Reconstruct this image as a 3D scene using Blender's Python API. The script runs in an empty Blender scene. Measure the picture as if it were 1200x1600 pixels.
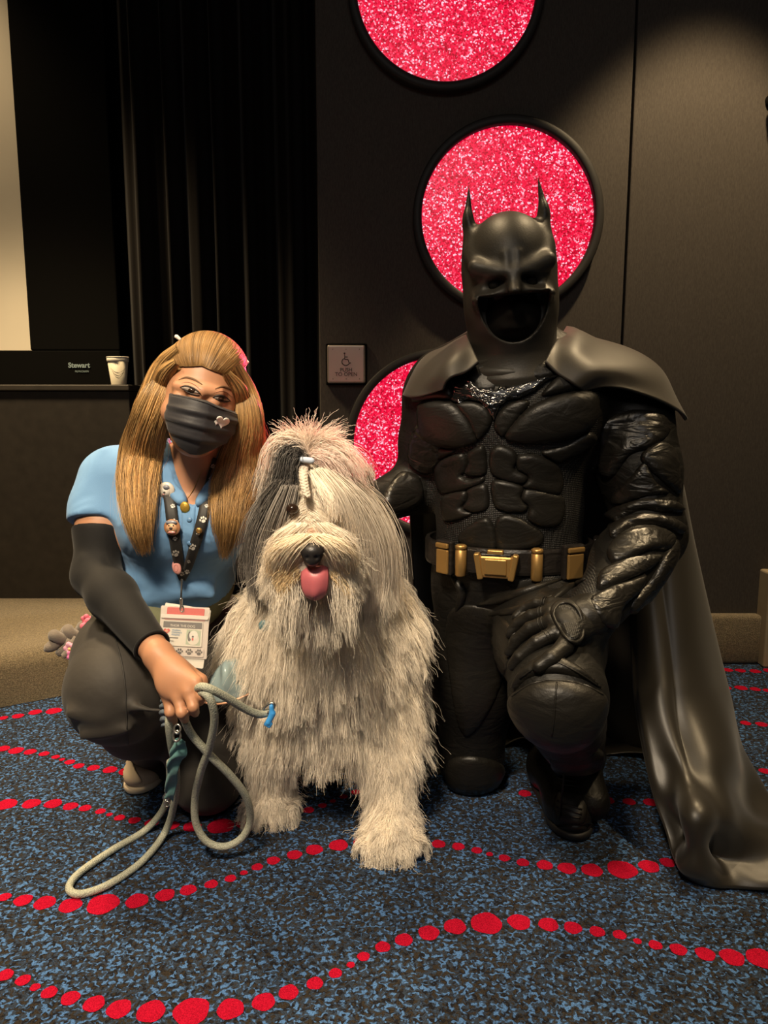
import bpy, bmesh, math, random
import numpy as np
from mathutils import Vector, Matrix, Euler
from mathutils.bvhtree import BVHTree
from mathutils.geometry import delaunay_2d_cdt

SC = bpy.context.scene
COL = SC.collection
RNG = np.random.default_rng(7)
random.seed(7)

# ------------------------------------------------------------------ camera
FPX, CAM_H, PITCH = 1180.0, 0.92, math.radians(8.5)
cam_d = bpy.data.cameras.new('camera')
cam_d.sensor_fit = 'VERTICAL'; cam_d.sensor_height = 24.0
cam_d.lens = 24.0 * FPX / 1600.0
cam_d.clip_start = 0.05; cam_d.clip_end = 50
cam = bpy.data.objects.new('camera', cam_d); COL.objects.link(cam)
cam.location = (0, 0, CAM_H); cam.rotation_euler = (math.pi / 2 - PITCH, 0, 0)
SC.camera = cam

# ------------------------------------------------------------------ world, lamps, exposure
w = bpy.data.worlds.new('world'); SC.world = w; w.use_nodes = True
w.node_tree.nodes['Background'].inputs[0].default_value = (1.0, 0.80, 0.62, 1)
w.node_tree.nodes['Background'].inputs[1].default_value = 0.012
SC.view_settings.view_transform = 'Standard'; SC.view_settings.look = 'None'
SC.view_settings.exposure = 0.0; SC.view_settings.gamma = 1.0
SC.view_settings.use_curve_mapping = False
SC.cycles.use_denoising = True
SC.cycles.max_bounces = 6

def spot(name, loc, target, power, size, blend, color, radius=0.05):
    d = bpy.data.lights.new(name, 'SPOT'); d.energy = power; d.spot_size = math.radians(size)
    d.spot_blend = blend; d.color = color; d.shadow_soft_size = radius
    o = bpy.data.objects.new(name, d); COL.objects.link(o); o.location = loc
    o.rotation_euler = (Vector(target) - Vector(loc)).to_track_quat('-Z', 'Y').to_euler()
    return o
def area(name, loc, target, power, sx, sy, color):
    d = bpy.data.lights.new(name, 'AREA'); d.energy = power; d.shape = 'RECTANGLE'; d.size = sx; d.size_y = sy; d.color = color
    o = bpy.data.objects.new(name, d); COL.objects.link(o); o.location = loc
    o.rotation_euler = (Vector(target) - Vector(loc)).to_track_quat('-Z', 'Y').to_euler()
    return o
WARM = (1.0, 0.74, 0.42)
spot('downlight_wall', (1.02, 2.10, 2.75), (1.02, 2.09, 0), 175, 72, 0.35, WARM, 0.04)
spot('downlight_front', (-0.58, -0.30, 2.80), (-0.36, 1.30, 0.42), 520, 39, 0.6, (1.0, 0.81, 0.57), 0.22)
spot('downlight_rear', (-0.22, 1.80, 2.75), (-0.26, 1.62, 0), 95, 58, 0.6, WARM, 0.05)
spot('downlight_step', (-1.50, 2.20, 2.9), (-1.50, 2.55, 0), 440, 84, 0.6, WARM, 0.15)
spot('downlight_screen', (-2.3, 2.9, 3.4), (-2.5, 3.6, 1.0), 90, 100, 0.6, WARM, 0.06)
spot('downlight_left', (-1.65, 0.85, 2.80), (-0.72, 1.60, 0.25), 110, 44, 0.8, WARM, 0.10)
spot('downlight_right', (1.40, 0.95, 2.80), (0.86, 1.42, 0.25), 135, 50, 0.8, WARM, 0.08)
spot('added_red_spot', (0.185, 2.50, 1.09), (-0.27, 1.50, 1.0), 150, 40, 0.5, (1.0, 0.06, 0.13), 0.03)  # extra red spot added at the lowest disc to redden the blond hair
area('ceiling_soft', (0.0, -1.6, 2.9), (0, 1.2, 0.0), 15, 1.6, 1.0, (1.0, 0.92, 0.84))

# ------------------------------------------------------------------ helpers
def at(px, py, Y):
    """world point on the upright plane y = Y seen at photo position px, py"""
    x = (px - 600.0) / FPX; u = (800.0 - py) / FPX
    dy = math.cos(PITCH) + u * math.sin(PITCH); dz = -math.sin(PITCH) + u * math.cos(PITCH)
    t = Y / dy
    return Vector((x * t, Y, CAM_H + dz * t))
def ground(px, py, z=0.0):
    x = (px - 600.0) / FPX; u = (800.0 - py) / FPX
    dy = math.cos(PITCH) + u * math.sin(PITCH); dz = -math.sin(PITCH) + u * math.cos(PITCH)
    t = (z - CAM_H) / dz
    return Vector((x * t, dy * t, z))
def ray(px, py):
    x = (px - 600.0) / FPX; u = (800.0 - py) / FPX
    return Vector((x, math.cos(PITCH) + u * math.sin(PITCH), -math.sin(PITCH) + u * math.cos(PITCH))).normalized()
CAMP = Vector((0, 0, CAM_H))

def srgb(r, g, b):
    f = lambda c: (c / 255 / 12.92) if c / 255 <= 0.04045 else ((c / 255 + 0.055) / 1.055) ** 2.4
    return (f(r), f(g), f(b))
def mat(name, color, rough=0.6, metal=0.0, spec=0.5, bump=None, vary=None, emit=None, sheen=0.0, coat=0.0, sss=0.0, alpha=None, trans=0.0):
    """bump = (scale, strength, distance); vary = (scale, amount)"""
    m = bpy.data.materials.new(name); m.use_nodes = True
    nt = m.node_tree; b = nt.nodes['Principled BSDF']
    b.inputs['Base Color'].default_value = (*color, 1); b.inputs['Roughness'].default_value = rough
    b.inputs['Metallic'].default_value = metal; b.inputs['Specular IOR Level'].default_value = spec
    b.inputs['Sheen Weight'].default_value = sheen; b.inputs['Coat Weight'].default_value = coat
    b.inputs['Coat Roughness'].default_value = 0.15
    b.inputs['Subsurface Weight'].default_value = sss
    if sss: b.inputs['Subsurface Radius'].default_value = (0.012, 0.005, 0.003)
    b.inputs['Transmission Weight'].default_value = trans
    if alpha is not None: b.inputs['Alpha'].default_value = alpha
    tc = nt.nodes.new('ShaderNodeTexCoord')
    if bump:
        n = nt.nodes.new('ShaderNodeTexNoise'); n.inputs['Scale'].default_value = bump[0]; n.inputs['Detail'].default_value = 4
        bp = nt.nodes.new('ShaderNodeBump'); bp.inputs['Strength'].default_value = bump[1]; bp.inputs['Distance'].default_value = bump[2]
        nt.links.new(tc.outputs['Object'], n.inputs['Vector']); nt.links.new(n.outputs['Fac'], bp.inputs['Height'])
        nt.links.new(bp.outputs['Normal'], b.inputs['Normal'])
    if vary:
        n = nt.nodes.new('ShaderNodeTexNoise'); n.inputs['Scale'].default_value = vary[0]; n.inputs['Detail'].default_value = 3
        r = nt.nodes.new('ShaderNodeValToRGB'); a = vary[1]
        r.color_ramp.elements[0].position = 0.3; r.color_ramp.elements[1].position = 0.7
        r.color_ramp.elements[0].color = (*[c * (1 - a) for c in color], 1); r.color_ramp.elements[1].color = (*[min(1, c * (1 + a)) for c in color], 1)
        nt.links.new(tc.outputs['Object'], n.inputs['Vector']); nt.links.new(n.outputs['Fac'], r.inputs['Fac'])
        nt.links.new(r.outputs['Color'], b.inputs['Base Color'])
    if emit:
        b.inputs['Emission Color'].default_value = (*emit[0], 1); b.inputs['Emission Strength'].default_value = emit[1]
    return m

def link(name, me, m=None, parent=None, smooth=True):
    o = bpy.data.objects.new(name, me); COL.objects.link(o)
    if m is not None:
        for mm in (m if isinstance(m, (list, tuple)) else [m]): me.materials.append(mm)
    if parent is not None: o.parent = parent
    if smooth and hasattr(me, 'polygons') and len(me.polygons):
        me.polygons.foreach_set('use_smooth', np.ones(len(me.polygons), bool))
    return o
def obj(name, v, f, m=None, parent=None, smooth=True):
    me = bpy.data.meshes.new(name); me.from_pydata([tuple(p) for p in v], [], [tuple(q) for q in f]); me.update()
    return link(name, me, m, parent, smooth)
def bobj(name, bm, m=None, parent=None, smooth=False):
    bmesh.ops.recalc_face_normals(bm, faces=bm.faces)
    me = bpy.data.meshes.new(name); bm.to_mesh(me); bm.free()
    return link(name, me, m, parent, smooth)
def tag(o, label=None, cat=None, group=None, kind=None):
    if label: o['label'] = label
    if cat: o['category'] = cat
    if group: o['group'] = group
    if kind: o['kind'] = kind
    return o
def thing(name, label, cat, loc=(0, 0, 0), group=None):
    o = bpy.data.objects.new(name, None); COL.objects.link(o); o.location = loc; o.empty_display_size = 0.1
    return tag(o, label, cat, group)
def under(o, parent):
    """parent o keeping its world place"""
    bpy.context.view_layer.update()
    o.parent = parent; o.matrix_parent_inverse = parent.matrix_world.inverted()
    return o
ROOT_LOC = {}
def part(o, root):
    o.parent = root; o.matrix_parent_inverse = Matrix.Translation(-Vector(root.location)); return o

def box_bm(x0, x1, y0, y1, z0, z1, bev=0.0, seg=2):
    bm = bmesh.new(); bmesh.ops.create_cube(bm, size=1)
    for v in bm.verts:
        v.co = Vector((x0 + (v.co.x + .5) * (x1 - x0), y0 + (v.co.y + .5) * (y1 - y0), z0 + (v.co.z + .5) * (z1 - z0)))
    if bev: bmesh.ops.bevel(bm, geom=list(bm.edges), offset=bev, segments=seg, profile=0.5, affect='EDGES')
    return bm
def lathe(profile, n=32, caps=True):
    """profile of (radius, z) -> v, f about z"""
    v, f = [], []
    for r, z in profile:
        for i in range(n):
            a = 2 * math.pi * i / n; v.append((r * math.cos(a), r * math.sin(a), z))
    for k in range(len(profile) - 1):
        for i in range(n):
            j = (i + 1) % n; f.append((k * n + i, k * n + j, (k + 1) * n + j, (k + 1) * n + i))
    if caps: f.append(tuple(range(n))[::-1]); f.append(tuple((len(profile) - 1) * n + i for i in range(n)))
    return v, f
def catmull(pts, n):
    """smooth resample of a polyline into n points"""
    P = np.array([tuple(p) for p in pts], float); k = len(P)
    Q = np.vstack([2 * P[0] - P[1], P, 2 * P[-1] - P[-2]])
    t = np.linspace(0, k - 1 - 1e-9, n); i = t.astype(int); u = (t - i)[:, None]
    a, b, c, d = Q[i], Q[i + 1], Q[i + 2], Q[i + 3]
    return 0.5 * ((2 * b) + (-a + c) * u + (2 * a - 5 * b + 4 * c - d) * u ** 2 + (-a + 3 * b - 3 * c + d) * u ** 3)
def tube(pts, rad, n=12, closed=False, caps=True, twist=None):
    """tube round a polyline; rad number or list"""
    P = [Vector(p) for p in pts]; m = len(P); v, f = [], []
    R = rad if hasattr(rad, '__len__') else [rad] * m
    up = Vector((0, 0, 1)); prev = None
    for i in range(m):
        a = P[(i - 1) % m] if (closed or i) else P[i]; b = P[(i + 1) % m] if (closed or i < m - 1) else P[i]
        t = (b - a).normalized()
        if prev is None:
            s = t.cross(up)
            if s.length < 1e-3: s = t.cross(Vector((1, 0, 0)))
            s.normalize()
        else:
            s = (prev - t * prev.dot(t)).normalized()
        prev = s; q = t.cross(s)
        for j in range(n):
            an = 2 * math.pi * j / n
            v.append(P[i] + (s * math.cos(an) + q * math.sin(an)) * R[i])
    for i in range(m if closed else m - 1):
        for j in range(n):
            k = (j + 1) % n; i2 = (i + 1) % m
            f.append((i * n + j, i * n + k, i2 * n + k, i2 * n + j))
    if caps and not closed:
        f.append(tuple(range(n))[::-1]); f.append(tuple((m - 1) * n + j for j in range(n)))
    return v, f
def merge(*vf):
    V, F = [], []
    for v, f in vf:
        o = len(V); V += list(v); F += [tuple(i + o for i in q) for q in f]
    return V, F
def text_mesh(s, size, extrude=0.0004, align='CENTER', bold=0.0):
    c = bpy.data.curves.new('t', 'FONT'); c.body = s; c.size = size; c.extrude = extrude; c.align_x = align; c.align_y = 'CENTER'; c.offset = bold
    c.resolution_u = 4
    o = bpy.data.objects.new('t', c); COL.objects.link(o)
    bpy.context.view_layer.update()
    me = bpy.data.meshes.new_from_object(o.evaluated_get(bpy.context.evaluated_depsgraph_get()))
    bpy.data.objects.remove(o); bpy.data.curves.remove(c)
    return me

# ------------------------------------------------------------------ signed-distance modelling (one continuous mesh per body)
class Sdf:
    def __init__(self, ext=0.02): self.ops = []; self.M = Matrix.Identity(4); self.ext = ext
    def _p(self, p): return np.array(self.M @ Vector(p), np.float32)
    def _add(self, fn, lo, hi, op, k): self.ops.append((fn, np.array(lo), np.array(hi), op, k))
    def cone(self, a, b, ra, rb=None, k=0.01, op='u', flat=None):
        """flat = (axis, factor): squash distances along a (local) axis, factor > 1 makes it thinner that way"""
        rb = ra if rb is None else rb
        A, B = self._p(a), self._p(b); d = B - A; L = float(d @ d) + 1e-12
        ax = None
        if flat: ax = np.array(self.M.to_3x3() @ Vector(flat[0]).normalized(), np.float32); fk = flat[1]
        def fn(P):
            q = P - A
            if ax is None:
                t = np.clip((q @ d) / L, 0, 1); e = q - t[..., None] * d
                return np.sqrt((e * e).sum(-1)) - (ra + (rb - ra) * t)
            t = np.clip((q @ d) / L, 0, 1); e = q - t[..., None] * d
            e = e + ((fk - 1) * (e @ ax))[..., None] * ax
            return (np.sqrt((e * e).sum(-1)) - (ra + (rb - ra) * t)) / (1 if fk < 1 else 1 + 0.3 * (fk - 1))
        r = max(ra, rb) * (1 if not flat or flat[1] >= 1 else 1 / flat[1])
        self._add(fn, np.minimum(A, B) - r, np.maximum(A, B) + r, op, k)
    def limb(self, pts, k=0.02, op='u', flat=None):
        for (a, ra), (b, rb) in zip(pts[:-1], pts[1:]): self.cone(a, b, ra, rb, k, op, flat)
    def ell(self, c, r, k=0.01, op='u', rot=(0, 0, 0)):
        C = self._p(c); R = np.array(self.M.to_3x3() @ Euler([math.radians(x) for x in rot]).to_matrix(), np.float32)
        rr = np.array(r, np.float32)
        def fn(P):
            q = (P - C) @ R; a = q / rr; k0 = np.sqrt((a * a).sum(-1)); b = a / rr; k1 = np.sqrt((b * b).sum(-1)) + 1e-9
            return k0 * (k0 - 1) / k1
        e = np.abs(R) @ rr
        self._add(fn, C - e, C + e, op, k)
    def box(self, c, half, rad=0.005, k=0.005, op='u', rot=(0, 0, 0)):
        C = self._p(c); R = np.array(self.M.to_3x3() @ Euler([math.radians(x) for x in rot]).to_matrix(), np.float32)
        hh = np.array(half, np.float32) - rad
        def fn(P):
            q = np.abs((P - C) @ R) - hh
            return np.sqrt((np.maximum(q, 0) ** 2).sum(-1)) + np.minimum(q.max(-1), 0) - rad
        e = np.abs(R) @ np.array(half, np.float32)
        self._add(fn, C - e, C + e, op, k)
    def plane(self, p, n, k=0.004):
        """cut away everything on the side n points to"""
        A = self._p(p); N = np.array(self.M.to_3x3() @ Vector(n).normalized(), np.float32)
        self._add(lambda P: -((P - A) @ N), None, None, 's', k)
    def field(self, fn, op='u', k=0.005): self._add(fn, None, None, op, k)
    def grid(self, h, off=0.0, lo=None, hi=None):
        us = [o for o in self.ops if o[3] == 'u' and o[1].shape]
        L = np.min([o[1] for o in us], 0) - self.ext - 3 * h - off if lo is None else np.array(lo, float)
        H = np.max([o[2] for o in us], 0) + self.ext + 3 * h + off if hi is None else np.array(hi, float)
        n = np.ceil((H - L) / h).astype(int) + 1
        F = np.full(n, 0.25, np.float32)
        ax = [(L[i] + h * np.arange(n[i])).astype(np.float32) for i in range(3)]
        for fn, lo_, hi_, op, k in self.ops:
            e = k + self.ext + off + 2 * h
            if lo_.shape:
                a = np.clip(np.floor((lo_ - e - L) / h).astype(int), 0, n); b = np.clip(np.ceil((hi_ + e - L) / h).astype(int) + 1, 0, n)
            else: a = np.zeros(3, int); b = n
            if (b <= a).any(): continue
            sl = tuple(slice(a[i], b[i]) for i in range(3))
            P = np.stack(np.meshgrid(*[ax[i][a[i]:b[i]] for i in range(3)], indexing='ij'), -1)
            d = fn(P).astype(np.float32); f = F[sl]
            if op == 'u':
                if k > 0:
                    hh = np.maximum(k - np.abs(f - d), 0) / k; f = np.minimum(f, d) - hh * hh * k * 0.25
                else: f = np.minimum(f, d)
            elif op == 's':
                d = -d; hh = np.maximum(k - np.abs(f - d), 0) / max(k, 1e-6); f = np.maximum(f, d) + hh * hh * k * 0.25
            else:
                hh = np.maximum(k - np.abs(f - d), 0) / max(k, 1e-6); f = np.maximum(f, d) + hh * hh * k * 0.25
            F[sl] = f
        return F - off, L, h
    def mesh(self, h, off=0.0, smooth=1, lo=None, hi=None):
        F, L, h = self.grid(h, off, lo, hi)
        return nets(F, L, h, smooth)
def nets(F, L, h, smooth=1):
    """surface nets -> verts n x 3, quads m x 4"""
    n = np.array(F.shape); S = F < 0
    C = [S[i:n[0] - 1 + i, j:n[1] - 1 + j, k:n[2] - 1 + k] for i in (0, 1) for j in (0, 1) for k in (0, 1)]
    anyv = C[0].copy(); allv = C[0].copy()
    for c in C[1:]: anyv |= c; allv &= c
    act = anyv & ~allv
    idx = np.full(act.shape, -1, np.int64); I = np.argwhere(act); idx[act] = np.arange(len(I))
    acc = np.zeros((len(I), 3)); cnt = np.zeros(len(I))
    corners = [(i, j, k) for i in (0, 1) for j in (0, 1) for k in (0, 1)]
    val = {c: F[I[:, 0] + c[0], I[:, 1] + c[1], I[:, 2] + c[2]].astype(float) for c in corners}
    for c in corners:
        for a in range(3):
            if c[a]: continue
            d = list(c); d[a] = 1; d = tuple(d)
            f0, f1 = val[c], val[d]; m = (f0 < 0) != (f1 < 0)
            t = np.where(m, f0 / np.where(m, f0 - f1, 1), 0)
            p = np.array(c, float)[None] + t[:, None] * np.eye(3)[a][None]
            acc[m] += p[m]; cnt[m] += 1
    V = (I + acc / cnt[:, None]) * h + L
    Q = []
    for a in range(3):
        b, c = (a + 1) % 3, (a + 2) % 3
        s0 = [slice(None)] * 3; s1 = [slice(None)] * 3; s0[a] = slice(0, n[a] - 1); s1[a] = slice(1, n[a])
        A0, A1 = S[tuple(s0)], S[tuple(s1)]; E = np.argwhere(A0 != A1)
        ok = (E[:, b] > 0) & (E[:, c] > 0) & (E[:, b] < n[b] - 1) & (E[:, c] < n[c] - 1); E = E[ok]
        inside = A0[E[:, 0], E[:, 1], E[:, 2]]
        def cell(db, dc):
            X = E.copy(); X[:, b] -= db; X[:, c] -= dc; return idx[X[:, 0], X[:, 1], X[:, 2]]
        q = np.stack([cell(1, 1), cell(0, 1), cell(0, 0), cell(1, 0)], 1)
        q[~inside] = q[~inside][:, ::-1]; Q.append(q)
    Q = np.vstack(Q); Q = Q[(Q >= 0).all(1)]
    for _ in range(smooth):
        e = np.vstack([Q[:, [0, 1]], Q[:, [1, 2]], Q[:, [2, 3]], Q[:, [3, 0]]])
        s = np.zeros_like(V); c = np.zeros(len(V))
        for i, j in ((0, 1), (1, 0)):
            for a in range(3): s[:, a] += np.bincount(e[:, i], V[e[:, j], a], len(V))
            c += np.bincount(e[:, i], minlength=len(V))
        V = 0.5 * V + 0.5 * s / np.maximum(c, 1)[:, None]
    return V, Q
def npobj(name, V, Q, m=None, parent=None, smooth=True):
    me = bpy.data.meshes.new(name); Q = np.asarray(Q); V = np.asarray(V, np.float32); k = Q.shape[1]
    me.vertices.add(len(V)); me.vertices.foreach_set('co', V.ravel())
    me.loops.add(Q.size); me.loops.foreach_set('vertex_index', Q.ravel().astype(np.int32))
    me.polygons.add(len(Q)); me.polygons.foreach_set('loop_start', (np.arange(len(Q)) * k).astype(np.int32))
    me.update(calc_edges=True); me.validate()
    o = link(name, me, m, None, smooth)
    if parent is not None: part(o, parent)
    return o
def bvh(*VQ):
    V, F = [], []
    for v, q in VQ:
        o = len(V); V += [Vector(p) for p in v]; F += [tuple(int(i) + o for i in f) for f in q]
    return BVHTree.FromPolygons(V, F)
def npart(name, V, Q, m, root, smooth=True): return part(npobj(name, V, Q, m, None, smooth), root)
def vpart(name, v, f, m, root, smooth=True): return part(obj(name, v, f, m, None, smooth), root)

def poly_dist(P, poly):
    """distance of points n x 2 to the outline of a polygon, and whether inside"""
    A = np.array(poly, float); B = np.roll(A, -1, 0); best = np.full(len(P), 1e9); ins = np.zeros(len(P), bool)
    for a, b in zip(A, B):
        d = b - a; t = np.clip(((P - a) @ d) / (d @ d + 1e-12), 0, 1); e = P - a - t[:, None] * d
        best = np.minimum(best, np.hypot(e[:, 0], e[:, 1]))
        c = (a[1] > P[:, 1]) != (b[1] > P[:, 1])
        with np.errstate(divide='ignore', invalid='ignore'):
            x = a[0] + (P[:, 1] - a[1]) / (b[1] - a[1]) * (b[0] - a[0])
        ins ^= c & (P[:, 0] < x)
    return best, ins
def grow(poly, d):
    P = np.array(poly, float); A = 0.5 * np.sum(P[:, 0] * np.roll(P[:, 1], -1) - np.roll(P[:, 0], -1) * P[:, 1])
    T = np.roll(P, -1, 0) - np.roll(P, 1, 0); T /= np.linalg.norm(T, axis=1)[:, None] + 1e-9
    N = np.stack([T[:, 1], -T[:, 0]], 1) * (1 if A > 0 else -1)
    return [tuple(x) for x in P + N * d]
def patch(tree, poly, height, step=4.0, edge=8.0, sink=0.004, hfun=None, round_poly=True, base_off=0.0, fallback=None, flat_back=False):
    """a raised panel lying on a surface: polygon given where the panel is seen, carried along sight lines onto the surface 'tree'
    and puffed out along the surface normal; closed at the back by a sunk rim"""
    poly = [tuple(p) for p in poly]
    if round_poly:
        Pc = np.array(poly + poly[:1] , float)
        Pp = np.array([poly[-1]] + poly + [poly[0], poly[1]], float)
        out = []
        for i in range(1, len(Pp) - 2):
            a, b, c, d = Pp[i - 1], Pp[i], Pp[i + 1], Pp[i + 2]; L = np.hypot(*(c - b)); m = max(2, int(L / step))
            for u in np.arange(m) / m:
                out.append(0.5 * ((2 * b) + (-a + c) * u + (2 * a - 5 * b + 4 * c - d) * u * u + (-a + 3 * b - 3 * c + d) * u ** 3))
        ring = np.array(out)
    else:
        out = []
        for a, b in zip(poly, poly[1:] + poly[:1]):
            a, b = np.array(a, float), np.array(b, float); m = max(1, int(np.hypot(*(b - a)) / step))
            for u in np.arange(m) / m: out.append(a + (b - a) * u)
        ring = np.array(out)
    lo, hi = ring.min(0), ring.max(0)
    gx, gy = np.meshgrid(np.arange(lo[0], hi[0], step), np.arange(lo[1], hi[1], step * 0.87))
    gx = gx + (np.arange(gx.shape[0]) % 2)[:, None] * step * 0.5
    G = np.stack([gx.ravel(), gy.ravel()], 1); d, ins = poly_dist(G, ring); G = G[ins & (d > step * 0.45)]
    allp = np.vstack([ring, G]); nr = len(ring)
    vs, _, fs, ov, _, _ = delaunay_2d_cdt([Vector(p) for p in allp], [(i, (i + 1) % nr) for i in range(nr)], [], 1, 1e-4)
    P2 = np.array([tuple(p) for p in vs]); d, _ = poly_dist(P2, ring)
    isring = d < 0.05
    V = []; hold = None; Nn = []
    for p in P2:
        r = ray(*p); h = tree.ray_cast(CAMP, r, 6.0)
        if h[0] is None:
            h = tree.find_nearest(CAMP + r * (hold if hold else 1.5))
        else: hold = (h[0] - CAMP).length
        V.append(h[0]); Nn.append(h[1] if h[1].dot(r) < 0 else -h[1])
    V = np.array([tuple(x) for x in V]); Nn = np.array([tuple(x) for x in Nn])
    # smooth normals over the panel
    T = [tuple(f) for f in fs]; E = np.array([(a, b) for f in T for a, b in zip(f, f[1:] + f[:1])])
    for _ in range(3):
        s = np.zeros_like(Nn)
        for i, j in ((0, 1), (1, 0)):
            for a in range(3): s[:, a] += np.bincount(E[:, i], Nn[E[:, j], a], len(Nn))
        Nn = Nn + s; Nn /= np.linalg.norm(Nn, axis=1)[:, None] + 1e-9
    t = np.clip(d / edge, 0, 1); prof = np.sqrt(np.maximum(0, 1 - (1 - t) ** 2))
    H = base_off + height * prof
    if hfun is not None: H = H + np.array([hfun(x, y, dd) for (x, y), dd in zip(P2, d)])
    top = V + Nn * H[:, None]
    # orientation
    n = len(top); F = []
    for f in T:
        a, b, c = (top[i] for i in f[:3])
        if np.dot(np.cross(b - a, c - a), Nn[f[0]]) < 0: f = f[::-1]
        F.append(f)
    # boundary edges -> skirt
    from collections import Counter
    cnt = Counter()
    for f in F:
        for a, b in zip(f, f[1:] + f[:1]): cnt[(a, b)] += 1
    bd = [(a, b) for (a, b) in cnt if (b, a) not in cnt]
    allv = [tuple(x) for x in top]; mp = {}
    for a, b in bd:
        for i in (a, b):
            if i not in mp: mp[i] = len(allv); allv.append(tuple(V[i] - Nn[i] * sink))
        F.append((b, a, mp[a], mp[b]))
    return allv, F, (P2, top, Nn)
# ================================================================== SETTING
# ---- carpet
def carpet_material():
    m = bpy.data.materials.new('patterned_carpet'); m.use_nodes = True; nt = m.node_tree; b = nt.nodes['Principled BSDF']
    b.inputs['Roughness'].default_value = 0.95; b.inputs['Specular IOR Level'].default_value = 0.03; b.inputs['Sheen Weight'].default_value = 0.03
    tc = nt.nodes.new('ShaderNodeTexCoord'); L = nt.links.new
    n1 = nt.nodes.new('ShaderNodeTexNoise'); n1.inputs['Scale'].default_value = 104; n1.inputs['Detail'].default_value = 0.5; n1.inputs['Distortion'].default_value = 0.6
    n2 = nt.nodes.new('ShaderNodeTexNoise'); n2.inputs['Scale'].default_value = 126; n2.inputs['Detail'].default_value = 0.6; n2.inputs['Distortion'].default_value = 0.8
    mp = nt.nodes.new('ShaderNodeMapping'); mp.inputs['Location'].default_value = (3.1, 7.7, 1.3)
    L(tc.outputs['Object'], n1.inputs['Vector']); L(tc.outputs['Object'], mp.inputs['Vector']); L(mp.outputs['Vector'], n2.inputs['Vector'])
    r1 = nt.nodes.new('ShaderNodeValToRGB'); e = r1.color_ramp.elements
    e[0].position = 0.42; e[0].color = (0.0095, 0.0095, 0.012, 1); e[1].position = 0.52; e[1].color = (0.024, 0.034, 0.054, 1)
    r2 = nt.nodes.new('ShaderNodeValToRGB'); e2 = r2.color_ramp.elements; e2[0].position = 0.55; e2[0].color = (0, 0, 0, 1); e2[1].position = 0.655; e2[1].color = (1, 1, 1, 1)
    r3 = nt.nodes.new('ShaderNodeValToRGB'); e3 = r3.color_ramp.elements; e3[0].position = 0.36; e3[0].color = (1, 1, 1, 1); e3[1].position = 0.42; e3[1].color = (0, 0, 0, 1)
    L(n1.outputs['Fac'], r1.inputs['Fac']); L(n2.outputs['Fac'], r2.inputs['Fac']); L(n2.outputs['Fac'], r3.inputs['Fac'])
    mx = nt.nodes.new('ShaderNodeMix'); mx.data_type = 'RGBA'; mx.inputs[7].default_value = (0.062, 0.145, 0.33, 1)
    L(r2.outputs['Color'], mx.inputs[0]); L(r1.outputs['Color'], mx.inputs[6])
    mx2 = nt.nodes.new('ShaderNodeMix'); mx2.data_type = 'RGBA'; mx2.inputs[7].default_value = (0.026, 0.021, 0.0165, 1)
    L(r3.outputs['Color'], mx2.inputs[0]); L(mx.outputs[2], mx2.inputs[6])
    f = nt.nodes.new('ShaderNodeTexNoise'); f.inputs['Scale'].default_value = 520; f.inputs['Detail'].default_value = 3
    L(tc.outputs['Object'], f.inputs['Vector'])
    hs = nt.nodes.new('ShaderNodeHueSaturation'); L(mx2.outputs[2], hs.inputs['Color'])
    mr = nt.nodes.new('ShaderNodeMapRange'); mr.inputs[1].default_value = 0.3; mr.inputs[2].default_value = 0.7; mr.inputs[3].default_value = 0.45; mr.inputs[4].default_value = 1.55
    L(f.outputs['Fac'], mr.inputs[0]); L(mr.outputs[0], hs.inputs['Value']); L(hs.outputs[0], b.inputs['Base Color'])
    bp = nt.nodes.new('ShaderNodeBump'); bp.inputs['Strength'].default_value = 0.6; bp.inputs['Distance'].default_value = 0.004
    L(f.outputs['Fac'], bp.inputs['Height']); L(bp.outputs['Normal'], b.inputs['Normal'])
    return m
M_CARPET = carpet_material()
M_DOT = mat('red_carpet_pile', (0.40, 0.006, 0.026), 0.95, spec=0.02, bump=(700, 0.7, 0.004), vary=(500, 0.35))
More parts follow.
